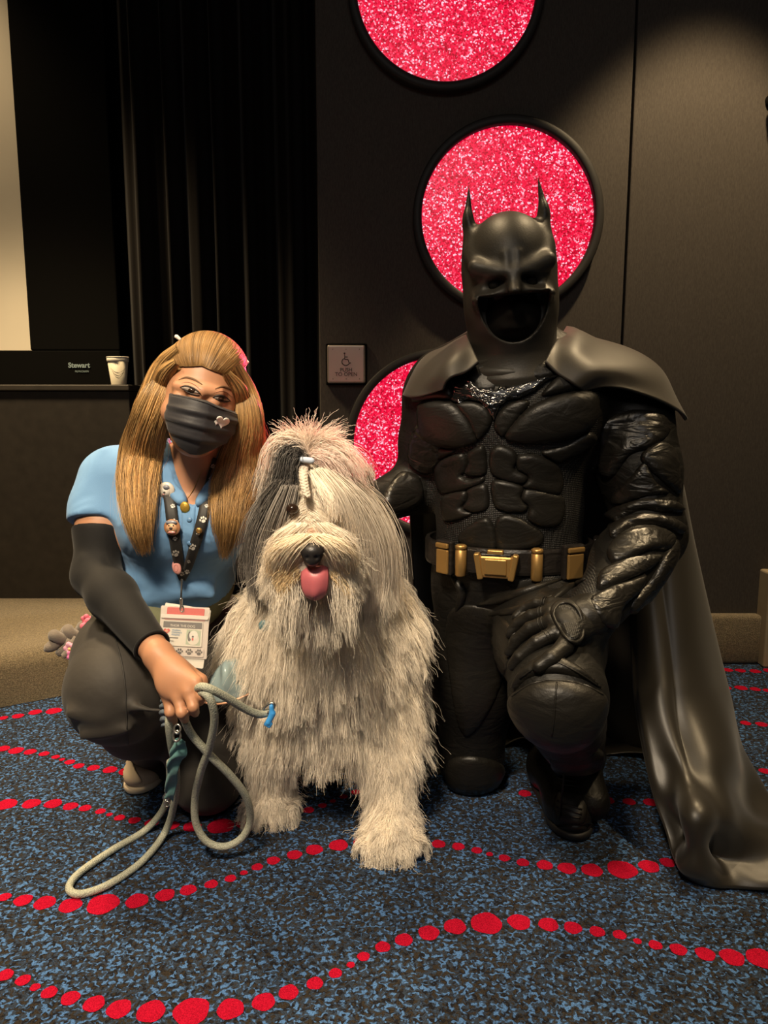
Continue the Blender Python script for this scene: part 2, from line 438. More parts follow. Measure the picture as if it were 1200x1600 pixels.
ROWS = [
 [(10,1257,32),(49,1256,28),(83,1256,27),(110,1260,23),(133,1263,19),(157,1268,16),(171,1273,10),(187,1278,17),(210,1282,19),(237,1286,22),(268,1290,24),(300,1292,28),(345,1291,42),(386,1287,34),(422,1282,26),(457,1277,20),(482,1266,18),(504,1259,14),(520,1252,10),(537,1245,13),(556,1238,15)],
 [(7,1402,20),(36,1407,28),(70,1411,33),(110,1415,35),(161,1413,49),(214,1408,35),(258,1399,30),(294,1391,26),(330,1382,21),(360,1373,18),(381,1364,12),(402,1355,18),(427,1345,21),(460,1336,24),(491,1328,27),(529,1321,30),(572,1316,40),(616,1314,32),(651,1315,26),(685,1319,22),(716,1323,20),(745,1329,17),(765,1335,11),(788,1341,18),(817,1348,20),(851,1352,25),(886,1357,29),(925,1360,33),(972,1359,46),(1014,1354,32),(1043,1348,24)],
 [(8,1524,25),(36,1532,23),(55,1543,16),(77,1551,25),(110,1560,29),(147,1569,33),(186,1577,38),(236,1581,44),(299,1581,56),(360,1577,42),(412,1566,36),(451,1551,31),(492,1537,26),(524,1521,21),(548,1508,13),(568,1495,20),(598,1480,24),(631,1469,28),(670,1458,33),(711,1448,35),(760,1443,49),(811,1441,36),(857,1445,31),(895,1450,28),(933,1456,24),(968,1461,21),(996,1471,13),(1024,1477,21),(1060,1484,26),(1102,1491,30),(1144,1496,37),(1189,1498,44),(1240,1497,52),(-20,1515,30)],
 [(5,1170,20),(25,1173,23),(47,1175,19),(69,1178,16),(87,1183,13),(97,1187,9),(109,1191,16),(123,1197,17),(146,1200,19),(172,1203,22),(200,1205,28)],
 [(5,1122,14),(28,1119,18),(55,1113,20),(84,1111,24),(110,1110,17),(134,1108,14),(232,1110,12),(250,1112,14)],
 [(1137,1047,16),(1157,1048,16),(1180,1049,17),(1202,1048,18),(1135,1075,15),(1158,1075,19),(1180,1077,16),(1199,1079,14),(1142,1131,14),(1165,1130,16),(1190,1132,18),(1195,1205,18),(1225,1206,22),(950,1251,20),(983,1253,20),(918,1249,18),(820,1240,20),(850,1243,18),(1016,1254,22),(1050,1253,25)],
]
def build_floor():
    v = [(-3.2, -0.6, 0), (3.2, -0.6, 0), (3.2, 4.2, 0), (-3.2, 4.2, 0)]; f = [(0, 1, 2, 3)]; mi = [0]
    for row in ROWS:
        for px, py, wpx in row:
            c = ground(px, py); dep = c.y * math.cos(PITCH) + (CAM_H) * math.sin(PITCH)
            r = 0.5 * wpx / FPX * dep; o = len(v); n = 20
            a0 = random.random() * 6
            for k in range(n):
                a = 2 * math.pi * k / n; q = r * (1 + 0.035 * math.sin(3 * a + a0) + 0.03 * math.sin(5 * a + 2 * a0))
                v.append((c.x + q * math.cos(a), c.y + q * math.sin(a), 0.0008))
            f.append(tuple(range(o, o + n))); mi.append(1)
    o = obj('floor', v, f, [M_CARPET, M_DOT], smooth=False)
    o.data.polygons.foreach_set('material_index', mi)
    return tag(o, 'navy and blue flecked carpet with curving lines of red dots', kind='structure')
build_floor()

# ---- back wall of dark fabric panels
def fabric_wall(name, c):
    m = bpy.data.materials.new(name); m.use_nodes = True; nt = m.node_tree; b = nt.nodes['Principled BSDF']
    b.inputs['Roughness'].default_value = 0.8; b.inputs['Specular IOR Level'].default_value = 0.25
    tc = nt.nodes.new('ShaderNodeTexCoord'); mp = nt.nodes.new('ShaderNodeMapping'); mp.inputs['Scale'].default_value = (500, 500, 90)
    n = nt.nodes.new('ShaderNodeTexNoise'); n.inputs['Scale'].default_value = 1; n.inputs['Detail'].default_value = 2
    L = nt.links.new; L(tc.outputs['Object'], mp.inputs[0]); L(mp.outputs[0], n.inputs['Vector'])
    r = nt.nodes.new('ShaderNodeValToRGB'); r.color_ramp.elements[0].position = 0.25; r.color_ramp.elements[1].position = 0.75
    r.color_ramp.elements[0].color = (*[x * .78 for x in c], 1); r.color_ramp.elements[1].color = (*[x * 1.22 for x in c], 1)
    L(n.outputs['Fac'], r.inputs[0]); L(r.outputs[0], b.inputs['Base Color'])
    bp = nt.nodes.new('ShaderNodeBump'); bp.inputs['Strength'].default_value = 0.15; bp.inputs['Distance'].default_value = 0.001
    L(n.outputs['Fac'], bp.inputs['Height']); L(bp.outputs[0], b.inputs['Normal'])
    return m
M_PANEL = fabric_wall('dark_wall_fabric', (0.062, 0.053, 0.045))
M_BLACK = mat('matt_black', (0.0035, 0.0033, 0.003), 0.9, spec=0.05)
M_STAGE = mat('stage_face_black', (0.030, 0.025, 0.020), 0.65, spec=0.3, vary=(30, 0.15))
M_PILE = mat('olive_brown_carpet', (0.25, 0.195, 0.115), 0.95, spec=0.05, bump=(420, 1.0, 0.008), vary=(260, 0.45), sheen=0.2)
YW = 2.575
xs = at(978, 400, YW).x
xl = at(497, 400, YW).x
wb = bobj('wall_back', box_bm(xl + 0.002, 2.6, YW + 0.022, YW + 0.14, 0.02, 3.3), M_BLACK)
tag(wb, 'dark backing of the fabric covered wall behind the two people', kind='structure')
for i, (a, b) in enumerate(((xl, xs - 0.0035), (xs + 0.0035, 2.6))):
    o = bobj('wall_panel', box_bm(a, b, YW, YW + 0.024, 0.16, 3.3, 0.004), M_PANEL); o.parent = wb
o = bobj('baseboard_back', box_bm(xl - 0.01, at(1192, 1000, YW - 0.04).x, YW - 0.035, YW + 0.05, 0.0, 0.175, 0.014, 3), M_PILE, smooth=True)
tag(o, 'carpet covered baseboard along the dark panel wall', kind='structure')
xd = at(1191, 1000, YW - 0.05).x
M_BEIGE = mat('beige_paint', (0.36, 0.29, 0.19), 0.6, vary=(12, 0.1))
zt = at(1196, 895, YW - 0.06).z
o = bobj('trim_1', box_bm(xd, xd + 0.12, YW - 0.07, YW + 0.03, 0, zt, 0.006), M_BEIGE)
tag(o, 'beige painted corner post at the end of the carpet baseboard', kind='structure')
# small black wall fixture cut by the right edge of the frame
p = at(1206, 158, YW)
t = thing('wall_hook', 'small black rounded fixture on the wall at upper right', 'fixture', p)
v, f = lathe([(0.012, 0), (0.012, 0.02), (0.028, 0.03), (0.030, 0.05), (0.022, 0.062), (0.006, 0.066)], 24)
o = obj('knob', [(x, -z, y * 1.25) for x, y, z in v], f, M_BLACK); o.parent = t
v, f = lathe([(0.022, 0), (0.022, 0.006)], 24)
o = obj('mounting_plate', [(x, -z, y) for x, y, z in v], f, M_BLACK); o.parent = t

# ---- stage front, step, curtain, screen at the left
YS = 2.79
xr = at(206, 700, YS).x; zs = at(100, 601, YS).z
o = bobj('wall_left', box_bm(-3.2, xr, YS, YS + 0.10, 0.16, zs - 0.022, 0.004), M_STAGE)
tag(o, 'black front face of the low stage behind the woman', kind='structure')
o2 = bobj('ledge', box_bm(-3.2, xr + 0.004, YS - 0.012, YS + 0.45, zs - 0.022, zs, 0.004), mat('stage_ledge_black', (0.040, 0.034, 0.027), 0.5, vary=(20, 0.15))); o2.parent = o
# carpeted step with rounded nosing, its front running slightly askew
def step():
    a = ground(-160, 1136); b = ground(108, 1085); d = (b - a).normalized()
    A = a - d * 1.2; B = b + d * 1.15
    prof = [(0, 0), (0.0, 0.115), (0.008, 0.140), (0.022, 0.158), (0.045, 0.168), (0.08, 0.171), (0.35, 0.171)]
    nrm = Vector((-d.y, d.x, 0)); v, f = [], []
    n = 40
    for i in range(n + 1):
        q = A.lerp(B, i / n)
        for (o_, z) in prof: v.append(q + nrm * o_ + Vector((0, 0, z)))
        v.append(Vector((q.x, YS + 0.05, 0.171))); v.append(Vector((q.x, YS + 0.05, 0.0)))
    k = len(prof) + 2
    for i in range(n):
        for j in range(k - 1): f.append((i * k + j, (i + 1) * k + j, (i + 1) * k + j + 1, i * k + j + 1))
    f.append(tuple(range(k))); f.append(tuple(n * k + j for j in range(k))[::-1])
    o = obj('step', v, f, M_PILE); bm = bmesh.new(); bm.from_mesh(o.data); bmesh.ops.recalc_face_normals(bm, faces=bm.faces); bm.to_mesh(o.data); bm.free()
    tag(o, 'olive brown carpeted step in front of the black stage', kind='structure')
step()
# dark masking wall behind
YB = 3.75
o = bobj('wall_far', box_bm(-4.5, 1.0, YB, YB + 0.1, 0, 4.2), M_BLACK)
tag(o, 'black wall behind the projection screen and curtain', kind='structure')
# projection screen
YP = 3.55
pr = at(52, 548, YP); pt = at(20, 0, YP)
scr = thing('projection_screen', 'pale lit projection screen in a black frame at the far left', 'screen', (-3.3, YP, pr.z))
M_SCREEN = mat('screen_fabric', (0.62, 0.56, 0.45), 0.8, vary=(3, 0.05))
part(bobj('screen_fabric', box_bm(-4.4, pr.x, YP, YP + 0.02, pr.z, 4.0), M_SCREEN), scr)
pb = at(60, 594, YP)
xr_f = at(188, 500, YP).x
fr = part(bobj('frame', box_bm(-4.4, xr_f, YP - 0.03, YP + 0.01, pb.z - 0.4, pr.z, 0.006), M_BLACK), scr)
part(bobj('frame', box_bm(pr.x, xr_f, YP - 0.03, YP + 0.01, pr.z, 4.0, 0.006), M_BLACK), scr)
M_LOGO = mat('logo_teal_grey', (0.20, 0.26, 0.27), 0.5)
lw = at(142, 572, YP - 0.04).x - at(105, 572, YP - 0.04).x
me = text_mesh('Stewart', lw * 0.29, 0.001, bold=0.001); lo = part(link('lettering', me, M_LOGO, smooth=False), scr)
lo.location = at(123.5, 571, YP - 0.034); lo.rotation_euler = (math.pi / 2, 0, 0); lo.matrix_parent_inverse = Matrix.Translation(-Vector(scr.location))
me = text_mesh('FILMSCREEN', lw * 0.105, 0.001); lo2 = link('lettering', me, M_LOGO, smooth=False)
lo2.location = at(128, 580.5, YP - 0.034); lo2.rotation_euler = (math.pi / 2, 0, 0); part(lo2, scr)
# curtain
def curtain():
    Y0 = 3.05; x0 = at(188, 300, Y0).x; x1 = at(505, 300, Y0).x + 0.06; n = 240; rows = 6
    rg = random.Random(3); v, f = [], []; ph = [rg.uniform(0, 6) for _ in range(5)]
    M_C = mat('black_velvet', (0.0045, 0.0035, 0.003), 0.85, spec=0.08, sheen=0.04, bump=(300, 0.2, 0.002))
    for side in (0, 1):
        for r in range(rows + 1):
            z = 0.02 + (3.6 - 0.02) * r / rows
            for i in range(n + 1):
                u = i / n; x = x0 + (x1 - x0) * u
                y = Y0 + 0.045 * math.sin(46 * u + ph[0] + 1.5 * math.sin(9 * u + ph[1])) + 0.02 * math.sin(90 * u + ph[2]) + 0.004 * math.sin(3 * z + 20 * u)
                v.append((x, y + side * 0.008, z))
    N = (n + 1) * (rows + 1)
    for r in range(rows):
        for i in range(n):
            a = r * (n + 1) + i; q = (a, a + 1, a + n + 2, a + n + 1); f.append(q); f.append(tuple(N + k for k in q[::-1]))
    o = obj('curtain', v, f, M_C)
    tag(o, 'black velvet stage curtain hanging in vertical folds behind the woman', 'curtain')
curtain()
# paper cup on the stage ledge
cp = at(186, 600, YS + 0.035); cp.z = zs
cup = thing('paper_cup', 'cream paper cup standing on the black stage ledge', 'cup', cp)
M_CUP = mat('cup_card', (0.66, 0.60, 0.47), 0.55); M_CUPRIM = mat('cup_rim', (0.72, 0.68, 0.58), 0.45); M_SWIRL = mat('cup_print', (0.45, 0.40, 0.30), 0.6)
ch, rb_, rt_ = 0.102, 0.027, 0.038
v, f = lathe([(rb_ - .002, 0.004), (rb_, 0.0), (rb_, 0.001), (rt_, ch - 0.004), (rt_ - 0.002, ch - 0.004), (rb_ - 0.001, 0.006)], 40, caps=True); o = obj('cup_body', v, f, M_CUP); o.parent = cup
v, f = tube([(rt_ * math.cos(a), rt_ * math.sin(a), ch - 0.003) for a in np.linspace(0, 2 * math.pi, 40, endpoint=False)], 0.0024, 8, closed=True); o = obj('rolled_rim', v, f, M_CUPRIM); o.parent = cup
v, f = lathe([(rt_ - 0.0008, ch - 0.019), (rt_ + 0.0008, ch - 0.017), (rt_ + 0.0012, ch - 0.006), (rt_ - 0.0005, ch - 0.005)], 40, False); o = obj('cup_band', v, f, M_CUPRIM); o.parent = cup
for zz, da in ((0.034, 0.75), (0.044, 0.9), (0.026, 0.6)):
    pts = []
    for a in np.linspace(-math.pi / 2 - da, -math.pi / 2 + da, 18):
        z = zz + 0.018 * ((a + math.pi / 2) / da) ** 2; r = rb_ + (rt_ - rb_) * z / ch; pts.append((r * math.cos(a + .3), r * math.sin(a + .3), z))
    v, f = tube(pts, 0.0007, 6); o = obj('printed_swirl', v, f, M_SWIRL); o.parent = cup

# ---- glitter disc lights on the wall
def glitter_material():
    m = bpy.data.materials.new('red_glitter_light'); m.use_nodes = True; nt = m.node_tree; b = nt.nodes['Principled BSDF']; L = nt.links.new
    tc = nt.nodes.new('ShaderNodeTexCoord')
    v = nt.nodes.new('ShaderNodeTexVoronoi'); v.inputs['Scale'].default_value = 210; v.inputs['Randomness'].default_value = 1
    n = nt.nodes.new('ShaderNodeTexNoise'); n.inputs['Scale'].default_value = 14; n.inputs['Detail'].default_value = 5
    L(tc.outputs['Object'], v.inputs['Vector']); L(tc.outputs['Object'], n.inputs['Vector'])
    sep = nt.nodes.new('ShaderNodeSeparateColor'); L(v.outputs['Color'], sep.inputs[0])
    ad = nt.nodes.new('ShaderNodeMath'); ad.operation = 'MULTIPLY_ADD'; ad.inputs[1].default_value = 0.55
    L(n.outputs['Fac'], ad.inputs[0]); L(sep.outputs[0], ad.inputs[2])
    r = nt.nodes.new('ShaderNodeValToRGB'); e = r.color_ramp.elements
    r.color_ramp.interpolation = 'LINEAR'
    for pos, c in ((0.30, (0.22, 0.0, 0.008)), (0.62, (0.46, 0.001, 0.022)), (0.98, (0.52, 0.005, 0.036)), (1.12, (0.55, 0.06, 0.105)), (1.24, (0.6, 0.34, 0.42))):
        el = e.new(min(1, pos / 1.25)); el.color = (*c, 1)
    e.remove(e[0]); e.remove(e[-1])
    dv = nt.nodes.new('ShaderNodeMath'); dv.operation = 'DIVIDE'; dv.inputs[1].default_value = 1.25; L(ad.outputs[0], dv.inputs[0]); L(dv.outputs[0], r.inputs[0])
    L(r.outputs[0], b.inputs['Emission Color']); b.inputs['Emission Strength'].default_value = 1.9
    b.inputs['Base Color'].default_value = (0.02, 0.0, 0.0, 1); b.inputs['Roughness'].default_value = 0.3
    return m
M_GLIT = glitter_material()
M_RING = mat('ring_black', (0.022, 0.020, 0.018), 0.55, spec=0.35)
for px, py, rp, lab in ((697, -19, 142, 'glowing red glitter disc at the top, cut by the frame edge'),
                        (793, 339.5, 134.5, 'glowing red glitter disc behind the horned cowl'),
                        (686, 694, 133, 'glowing red glitter disc behind the black leather arm')):
    c = at(px, py, YW - 0.012)
    R = rp / FPX * (c.y * math.cos(PITCH) - (c.z - CAM_H) * math.sin(PITCH)) * (0.985 if py < 0 else 1)
    t = thing('disc_light', lab, 'wall light', c, None)
    v, f = lathe([(0.001, 0.0), (R * 0.5, 0.0), (R + 0.004, 0.0)], 72, False)
    o = obj('glitter_panel', [(x, -z, y) for x, y, z in v], f, M_GLIT, smooth=False); o.parent = t
    v, f = lathe([(R, -0.010), (R, 0.020), (R + 0.004, 0.024), (R + 0.024, 0.024), (R + 0.028, 0.020), (R + 0.028, -0.011)], 96, False)
    o = obj('ring_frame', [(x, -z, y) for x, y, z in v], f, M_RING); o.parent = t

# ---- push plate
def push_plate():
    Y = YW; a = at(512, 540, Y); b = at(571, 599, Y); c = (a + b) / 2; hw = (b.x - a.x) / 2; hh = (a.z - b.z) / 2
    t = thing('door_push_plate', 'brushed steel push-to-open plate with a wheelchair symbol on the dark wall', 'push plate', (c.x, Y, c.z))
    M_ST = mat('brushed_steel', (0.50, 0.42, 0.36), 0.42, 0.85, bump=(200, 0.1, 0.001)); M_INK = mat('plate_ink', (0.05, 0.03, 0.03), 0.6)
    o = bobj('backing_plate', box_bm(-hw - 0.006, hw + 0.006, -0.012, -0.0, -hh - 0.006, hh + 0.006, 0.004), M_BLACK); o.parent = t
    o = bobj('plate', box_bm(-hw, hw, -0.034, -0.010, -hh, hh, 0.006, 3), M_ST); o.parent = t
    yf = -0.0346; s = hw / 30.0   # one photo unit
    for txt, dy, sz in (('PUSH', -9.2, 8.2), ('TO OPEN', -16.0, 8.2)):
        me = text_mesh(txt, sz * s, 0.0003, bold=0.0002); o = link('lettering', me, M_INK, smooth=False); o.parent = t
        o.location = (0, yf, dy * s); o.rotation_euler = (math.pi / 2, 0, 0)
    P = lambda x, z: (x * s, yf, z * s)
    parts_ = []
    v, f = lathe([(0.0, -0.0003), (1.5 * s, -0.0003), (1.5 * s, 0.0003), (0.0, 0.0003)], 14, False); parts_.append(([(x - 2.4 * s, yf + z, y + 16.6 * s) for x, y, z in v], f))
    parts_.append(tube([P(-2.4, 15), P(-2.0, 7.4), P(3.0, 7.0), P(5.0, 1.2), P(7.4, 2.0)], 0.75 * s, 8))
    parts_.append(tube([P(-2.2, 11.2), P(2.6, 11.0)], 0.65 * s, 8))
    parts_.append(tube([P(-0.6 + 6.0 * math.cos(a), 3.6 + 5.6 * math.sin(a)) for a in np.linspace(math.radians(115), math.radians(345), 22)], 0.75 * s, 8))
    v, f = merge(*parts_); o = obj('wheelchair_symbol', v, f, M_INK); o.parent = t
    for sx in (-1, 0, 1):
        for sz in (-1, 1):
            v, f = lathe([(0.0, 0.0), (0.7 * s, 0.0), (0.7 * s, 0.0008), (0.0, 0.001)], 10, False)
            o = obj('screw', [(x + sx * 21 * s, yf + 0.0004 - z, y + sz * 23 * s) for x, y, z in v], f, M_INK); o.parent = t
push_plate()
# ================================================================== KNEELING PERSON IN BLACK ARMOUR
def leather(name, c, rough, wr=0.0, spec=0.5, coat=0.0, dots=None):
    m = mat(name, c, rough, spec=spec, coat=coat); nt = m.node_tree; b = nt.nodes['Principled BSDF']; L = nt.links.new
    tc = nt.nodes.new('ShaderNodeTexCoord')
    n = nt.nodes.new('ShaderNodeTexNoise'); n.inputs['Scale'].default_value = 320; n.inputs['Detail'].default_value = 3
    L(tc.outputs['Object'], n.inputs['Vector'])
    bp = nt.nodes.new('ShaderNodeBump'); bp.inputs['Strength'].default_value = 0.22; bp.inputs['Distance'].default_value = 0.0015
    L(n.outputs['Fac'], bp.inputs['Height'])
    if wr:
        n2 = nt.nodes.new('ShaderNodeTexNoise'); n2.inputs['Scale'].default_value = 16; n2.inputs['Detail'].default_value = 2.5; n2.inputs['Distortion'].default_value = 1.2
        mp = nt.nodes.new('ShaderNodeMapping'); mp.inputs['Scale'].default_value = (1, 1, 2.1)
        L(tc.outputs['Object'], mp.inputs[0]); L(mp.outputs[0], n2.inputs['Vector'])
        bp2 = nt.nodes.new('ShaderNodeBump'); bp2.inputs['Strength'].default_value = wr; bp2.inputs['Distance'].default_value = 0.02
        L(n2.outputs['Fac'], bp2.inputs['Height']); L(bp.outputs[0], bp2.inputs['Normal']); bp = bp2
    if dots:
        v = nt.nodes.new('ShaderNodeTexVoronoi'); v.inputs['Scale'].default_value = dots; v.inputs['Randomness'].default_value = 0.15
        L(tc.outputs['Object'], v.inputs['Vector'])
        bp3 = nt.nodes.new('ShaderNodeBump'); bp3.inputs['Strength'].default_value = 1.0; bp3.inputs['Distance'].default_value = 0.0022; bp3.invert = True
        L(v.outputs['Distance'], bp3.inputs['Height']); L(bp.outputs[0], bp3.inputs['Normal']); bp = bp3
    L(bp.outputs[0], b.inputs['Normal'])
    return m
M_SUIT = leather('black_mesh_suit', (0.0075, 0.007, 0.0065), 0.55, 0.0, dots=260)
M_LEA = leather('black_leather', (0.0095, 0.0085, 0.007), 0.42, 0.16, spec=.34)
M_TROU = leather('black_stretch_leather', (0.0065, 0.006, 0.005), 0.52, 0.25, spec=.3)
M_LEAW = leather('creased_black_leather', (0.0105, 0.0095, 0.008), 0.33, 0.38)
M_GLOSS = leather('wet_look_vinyl', (0.006, 0.006, 0.006), 0.07, 0.9, spec=0.8, coat=0.5)
M_COWL = leather('cowl_rubber', (0.030, 0.027, 0.022), 0.48, 0.0, spec=0.4)
M_GOLD = mat('antique_gold', (0.48, 0.29, 0.10), 0.38, 0.75, bump=(120, 0.15, 0.001))
M_SATIN = mat('black_satin', (0.015, 0.0125, 0.009), 0.40, spec=0.5, sheen=0.12, bump=(420, 0.12, 0.001))
M_SATIN_LIT = mat('black_satin_lit', (0.027, 0.022, 0.016), 0.5, spec=0.4, sheen=0.15, bump=(420, 0.12, 0.001))  # paler copy of the cape satin, lamplight on the shoulders put into colour
M_VOID = mat('black_face_cloth', (0.008, 0.007, 0.006), 0.9, spec=0.1)
M_THREAD = mat('stitching', (0.045, 0.038, 0.028), 0.6)

base = ground(815, 1200)
man = thing('person', 'person kneeling in a black armoured suit with horned cowl, cape and gold belt', 'person', (base.x, 1.62, 0))
TM = Matrix.Translation(at(797, 700, 1.62)) @ Matrix.Rotation(math.radians(-13), 4, 'Z')     # torso frame
HM = Matrix.Translation(at(797, 440, 1.54)) @ Euler((math.radians(3), math.radians(-5), math.radians(-6))).to_matrix().to_4x4()

# joints
shR, elR, fmR, wrR = at(985, 640, 1.62), at(1013, 835, 1.52), at(968, 905, 1.41), at(922, 968, 1.325)
shL, elL, wrL, haL = at(690, 628, 1.64), at(668, 752, 1.72), at(592, 785, 1.62), at(556, 800, 1.56)
hipR, knR, anR = at(850, 940, 1.62), at(872, 1088, 1.245), at(900, 1178, 1.64)
hipL, knL = at(748, 940, 1.67), at(736, 1186, 1.71); anL = Vector((knL.x + 0.02, 2.1, 0.07))

def man_body():
    s = Sdf(0.012)
    s.M = TM
    s.ell((0, 0, .06), (.195, .128, .185), .05); s.ell((0, 0, -.13), (.160, .118, .17), .05); s.ell((0, .015, -.27), (.168, .125, .13), .05)
    s.cone((-.15, .025, .12), (.15, .025, .12), .082, k=.05)
    for q in (-1, 1):
        s.cone((q * .045, .03, .215), (q * .15, .03, .155), .052, .05, .04)
        s.ell((q * .085, -.062, .075), (.095, .055, .085), .04)
    s.cone((0, .03, .18), (0, 0, .30), .075, .07, .03)
    s.M = HM
    s.ell((0, .02, .02), (.075, .092, .095), .02); s.ell((0, .005, -.06), (.060, .060, .062), .03)        # head under the cowl
    s.M = Matrix.Identity(4)
    s.limb([(shR, .088), (shR.lerp(elR, .5), .080), (elR, .070)], .03); s.limb([(elR, .070), (elR.lerp(wrR, .35), .070), (wrR, .044)], .03)
    s.limb([(shL, .083), (shL.lerp(elL, .5), .074), (elL, .066), (wrL, .046)], .03)
    for k in range(4): s.limb([(wrL, .040), (haL + Vector((0, -.01, .03 - .02 * k)), .0155), (haL + Vector((-.06, -.02, .02 - .02 * k)), .011)], .01)
    s.limb([(wrL, .03), (haL + Vector((-.01, -.045, .03)), .013)], .01)
    s.limb([(hipR, .100), (hipR.lerp(knR, .5), .098), (knR, .080)], .05); s.limb([(knR, .078), (knR.lerp(anR, .35), .070), (anR, .050)], .03)
    s.limb([(hipL, .102), (hipL.lerp(knL, .5), .094), (knL, .074)], .05); s.limb([(knL, .070), (knL.lerp(anL, .4), .068), (anL, .045)], .03)
    s.cone(anL, anL + Vector((0, .10, -.02)), .045, .04, .03)
    s.cone(anR, (anR.x + .005, 1.52, .06), .046, .04, .03)
    # hand resting on the knee (gloved part drawn over it)
    s.ell(wrR.lerp(at(875, 972, 1.26), .6), (.038, .045, .022), .02, rot=(20, 20, 0))
    return s.mesh(0.0062, smooth=2)
MV, MQ = man_body()
mb = npart('body', MV, MQ, [M_SUIT, M_TROU], man)
_c = (MV[MQ].mean(1) - np.array(TM.translation)) @ np.array(TM.to_3x3())
mb.data.polygons.foreach_set('material_index', (~((np.abs(_c[:, 0]) < .175) & (_c[:, 2] > -.26) & (_c[:, 2] < .20))).astype(np.int32))
MT = bvh((MV, MQ))

# ---- leather panels of the chest
def zm(pts, ox=560, oy=540, k=2.2222): return [(ox + x / k, oy + y / k) for x, y in pts]
PADS = [  # (outline, height in m, edge in photo units)
 (zm([(215,205),(260,192),(325,200),(368,240),(402,300),(408,332),(350,350),(280,347),(225,322),(212,262)]), .022, 26),
 (zm([(342,206),(400,198),(446,222),(460,262),(434,308),(414,322),(384,262)]), .015, 15),
 (zm([(480,252),(510,215),(560,193),(590,198),(558,245),(520,298),(498,312),(474,282)]), .015, 15),
 (zm([(512,312),(542,266),(602,214),(680,180),(760,162),(818,172),(828,230),(802,282),(742,316),(640,334),(540,331)]), .024, 28),
 (zm([(322,98),(345,74),(400,62),(452,78),(478,104),(470,148),(425,150),(392,118)]), .004, 12),
 (zm([(190,190),(205,140),(250,92),(305,100),(318,140),(322,182),(260,184)]), .013, 14),
 (zm([(506,135),(560,96),(648,58),(722,66),(700,95),(600,118),(520,150)]), .010, 12),
 (zm([(640,172),(668,135),(715,100),(795,92),(838,128),(832,152),(745,154)]), .018, 15),
 (zm([(270,425),(300,394),(358,378),(374,400),(372,430),(358,456),(395,468),(436,458),(428,474),(340,506),(288,502)]), .014, 14),
 (zm([(384,374),(430,350),(442,400),(438,444),(398,450),(374,440),(386,410)]), .014, 13),
 (zm([(462,370),(490,350),(538,368),(548,400),(540,430),(584,456),(572,476),(510,464),(464,438)]), .015, 14),
 (zm([(557,386),(620,384),(690,420),(706,480),(690,516),(622,502),(574,488),(592,455),(554,426)]), .015, 16),
 (zm([(297,528),(370,508),(372,535),(355,566),(392,582),(332,606),(302,600)]), .013, 12),
 (zm([(384,502),(440,485),(447,560),(402,576),(368,560),(384,535)]), .013, 12),
 (zm([(468,475),(520,473),(568,494),(560,530),(584,560),(570,576),(500,570),(472,545)]), .014, 13),
 (zm([(582,502),(650,510),(706,530),(710,582),(690,620),(640,626),(592,602),(594,560),(568,534)]), .014, 14),
 (zm([(352,662),(400,618),(446,600),(470,640),(474,704),(400,700),(358,684)]), .013, 14),
 (zm([(486,602),(520,590),(580,613),(636,655),(626,692),(560,708),(490,708),(478,650)]), .013, 14),
 (zm([(640,372),(720,350),(800,306),(822,318),(790,360),(720,392),(690,400)]), .012, 11),
 (zm([(232,345),(300,362),(340,360),(300,382),(262,400),(240,385)]), .010, 9),
]
allp = [(MV, MQ)]
for poly, h, e in PADS:
    v, f, _ = patch(MT, grow(poly, 2.6), h * .70, step=3.2, edge=e * .72); vpart('chest_panel', v, f, M_LEA, man); allp.append((v, f))
MT2 = bvh(*allp)
emb = zm([(314,124),(345,118),(400,126),(428,152),(452,150),(464,142),(470,158),(482,158),(490,142),(505,150),(535,140),(600,122),(706,98),(650,128),(612,160),(560,184),(520,190),(490,214),(468,262),(450,225),(420,196),(380,188),(350,202),(322,190),(334,160)])
v, f, _ = patch(MT2, emb, .005, step=2.2, edge=4, base_off=.008, sink=.012, round_poly=False); emo = vpart('chest_emblem', v, f, M_GLOSS, man)
emo['label'] = 'wet-look black winged emblem across the chest'
# sleeve, gauntlet and leg panels
ARM = [
 ([(938,690),(952,655),(990,640),(1035,648),(1046,676),(1018,700),(985,712),(955,748),(936,735)], .012, 14),
 ([(1000,716),(1030,690),(1054,705),(1062,745),(1060,772),(1034,752)], .010, 9),
 ([(955,775),(985,745),(1008,722),(1025,752),(1045,770),(1010,776),(965,790)], .008, 8),
 ([(950,800),(1000,780),(1050,782),(1067,800),(1040,802),(1000,798),(958,816)], .013, 8),
 ([(955,824),(1000,804),(1045,808),(1068,822),(1062,836),(1030,822),(990,822),(958,842)], .013, 8),
 ([(948,862),(975,832),(1020,824),(1052,836),(1046,858),(1012,862),(965,884)], .012, 10),
 ([(938,894),(975,874),(1012,866),(1034,868),(1015,890),(970,912),(935,922)], .012, 10),
 ([(1020,900),(1048,845),(1060,850),(1052,885),(1008,948),(985,965),(990,940)], .010, 8),
 ([(920,940),(950,918),(985,905),(1008,896),(1000,922),(972,950),(960,982),(935,972)], .012, 10),
]
for poly, h, e in ARM:
    v, f, _ = patch(MT, poly, h, step=3.2, edge=e); vpart('sleeve_panel', v, f, M_LEAW, man)
for poly, h, e in (([(640,690),(655,660),(682,668),(690,720),(668,742),(640,726)], .012, 12), ([(600,772),(625,738),(655,745),(660,780),(630,800),(604,802)], .012, 12)):
    v, f, _ = patch(MT, poly, h, step=4, edge=e); vpart('sleeve_panel', v, f, M_LEAW, man)
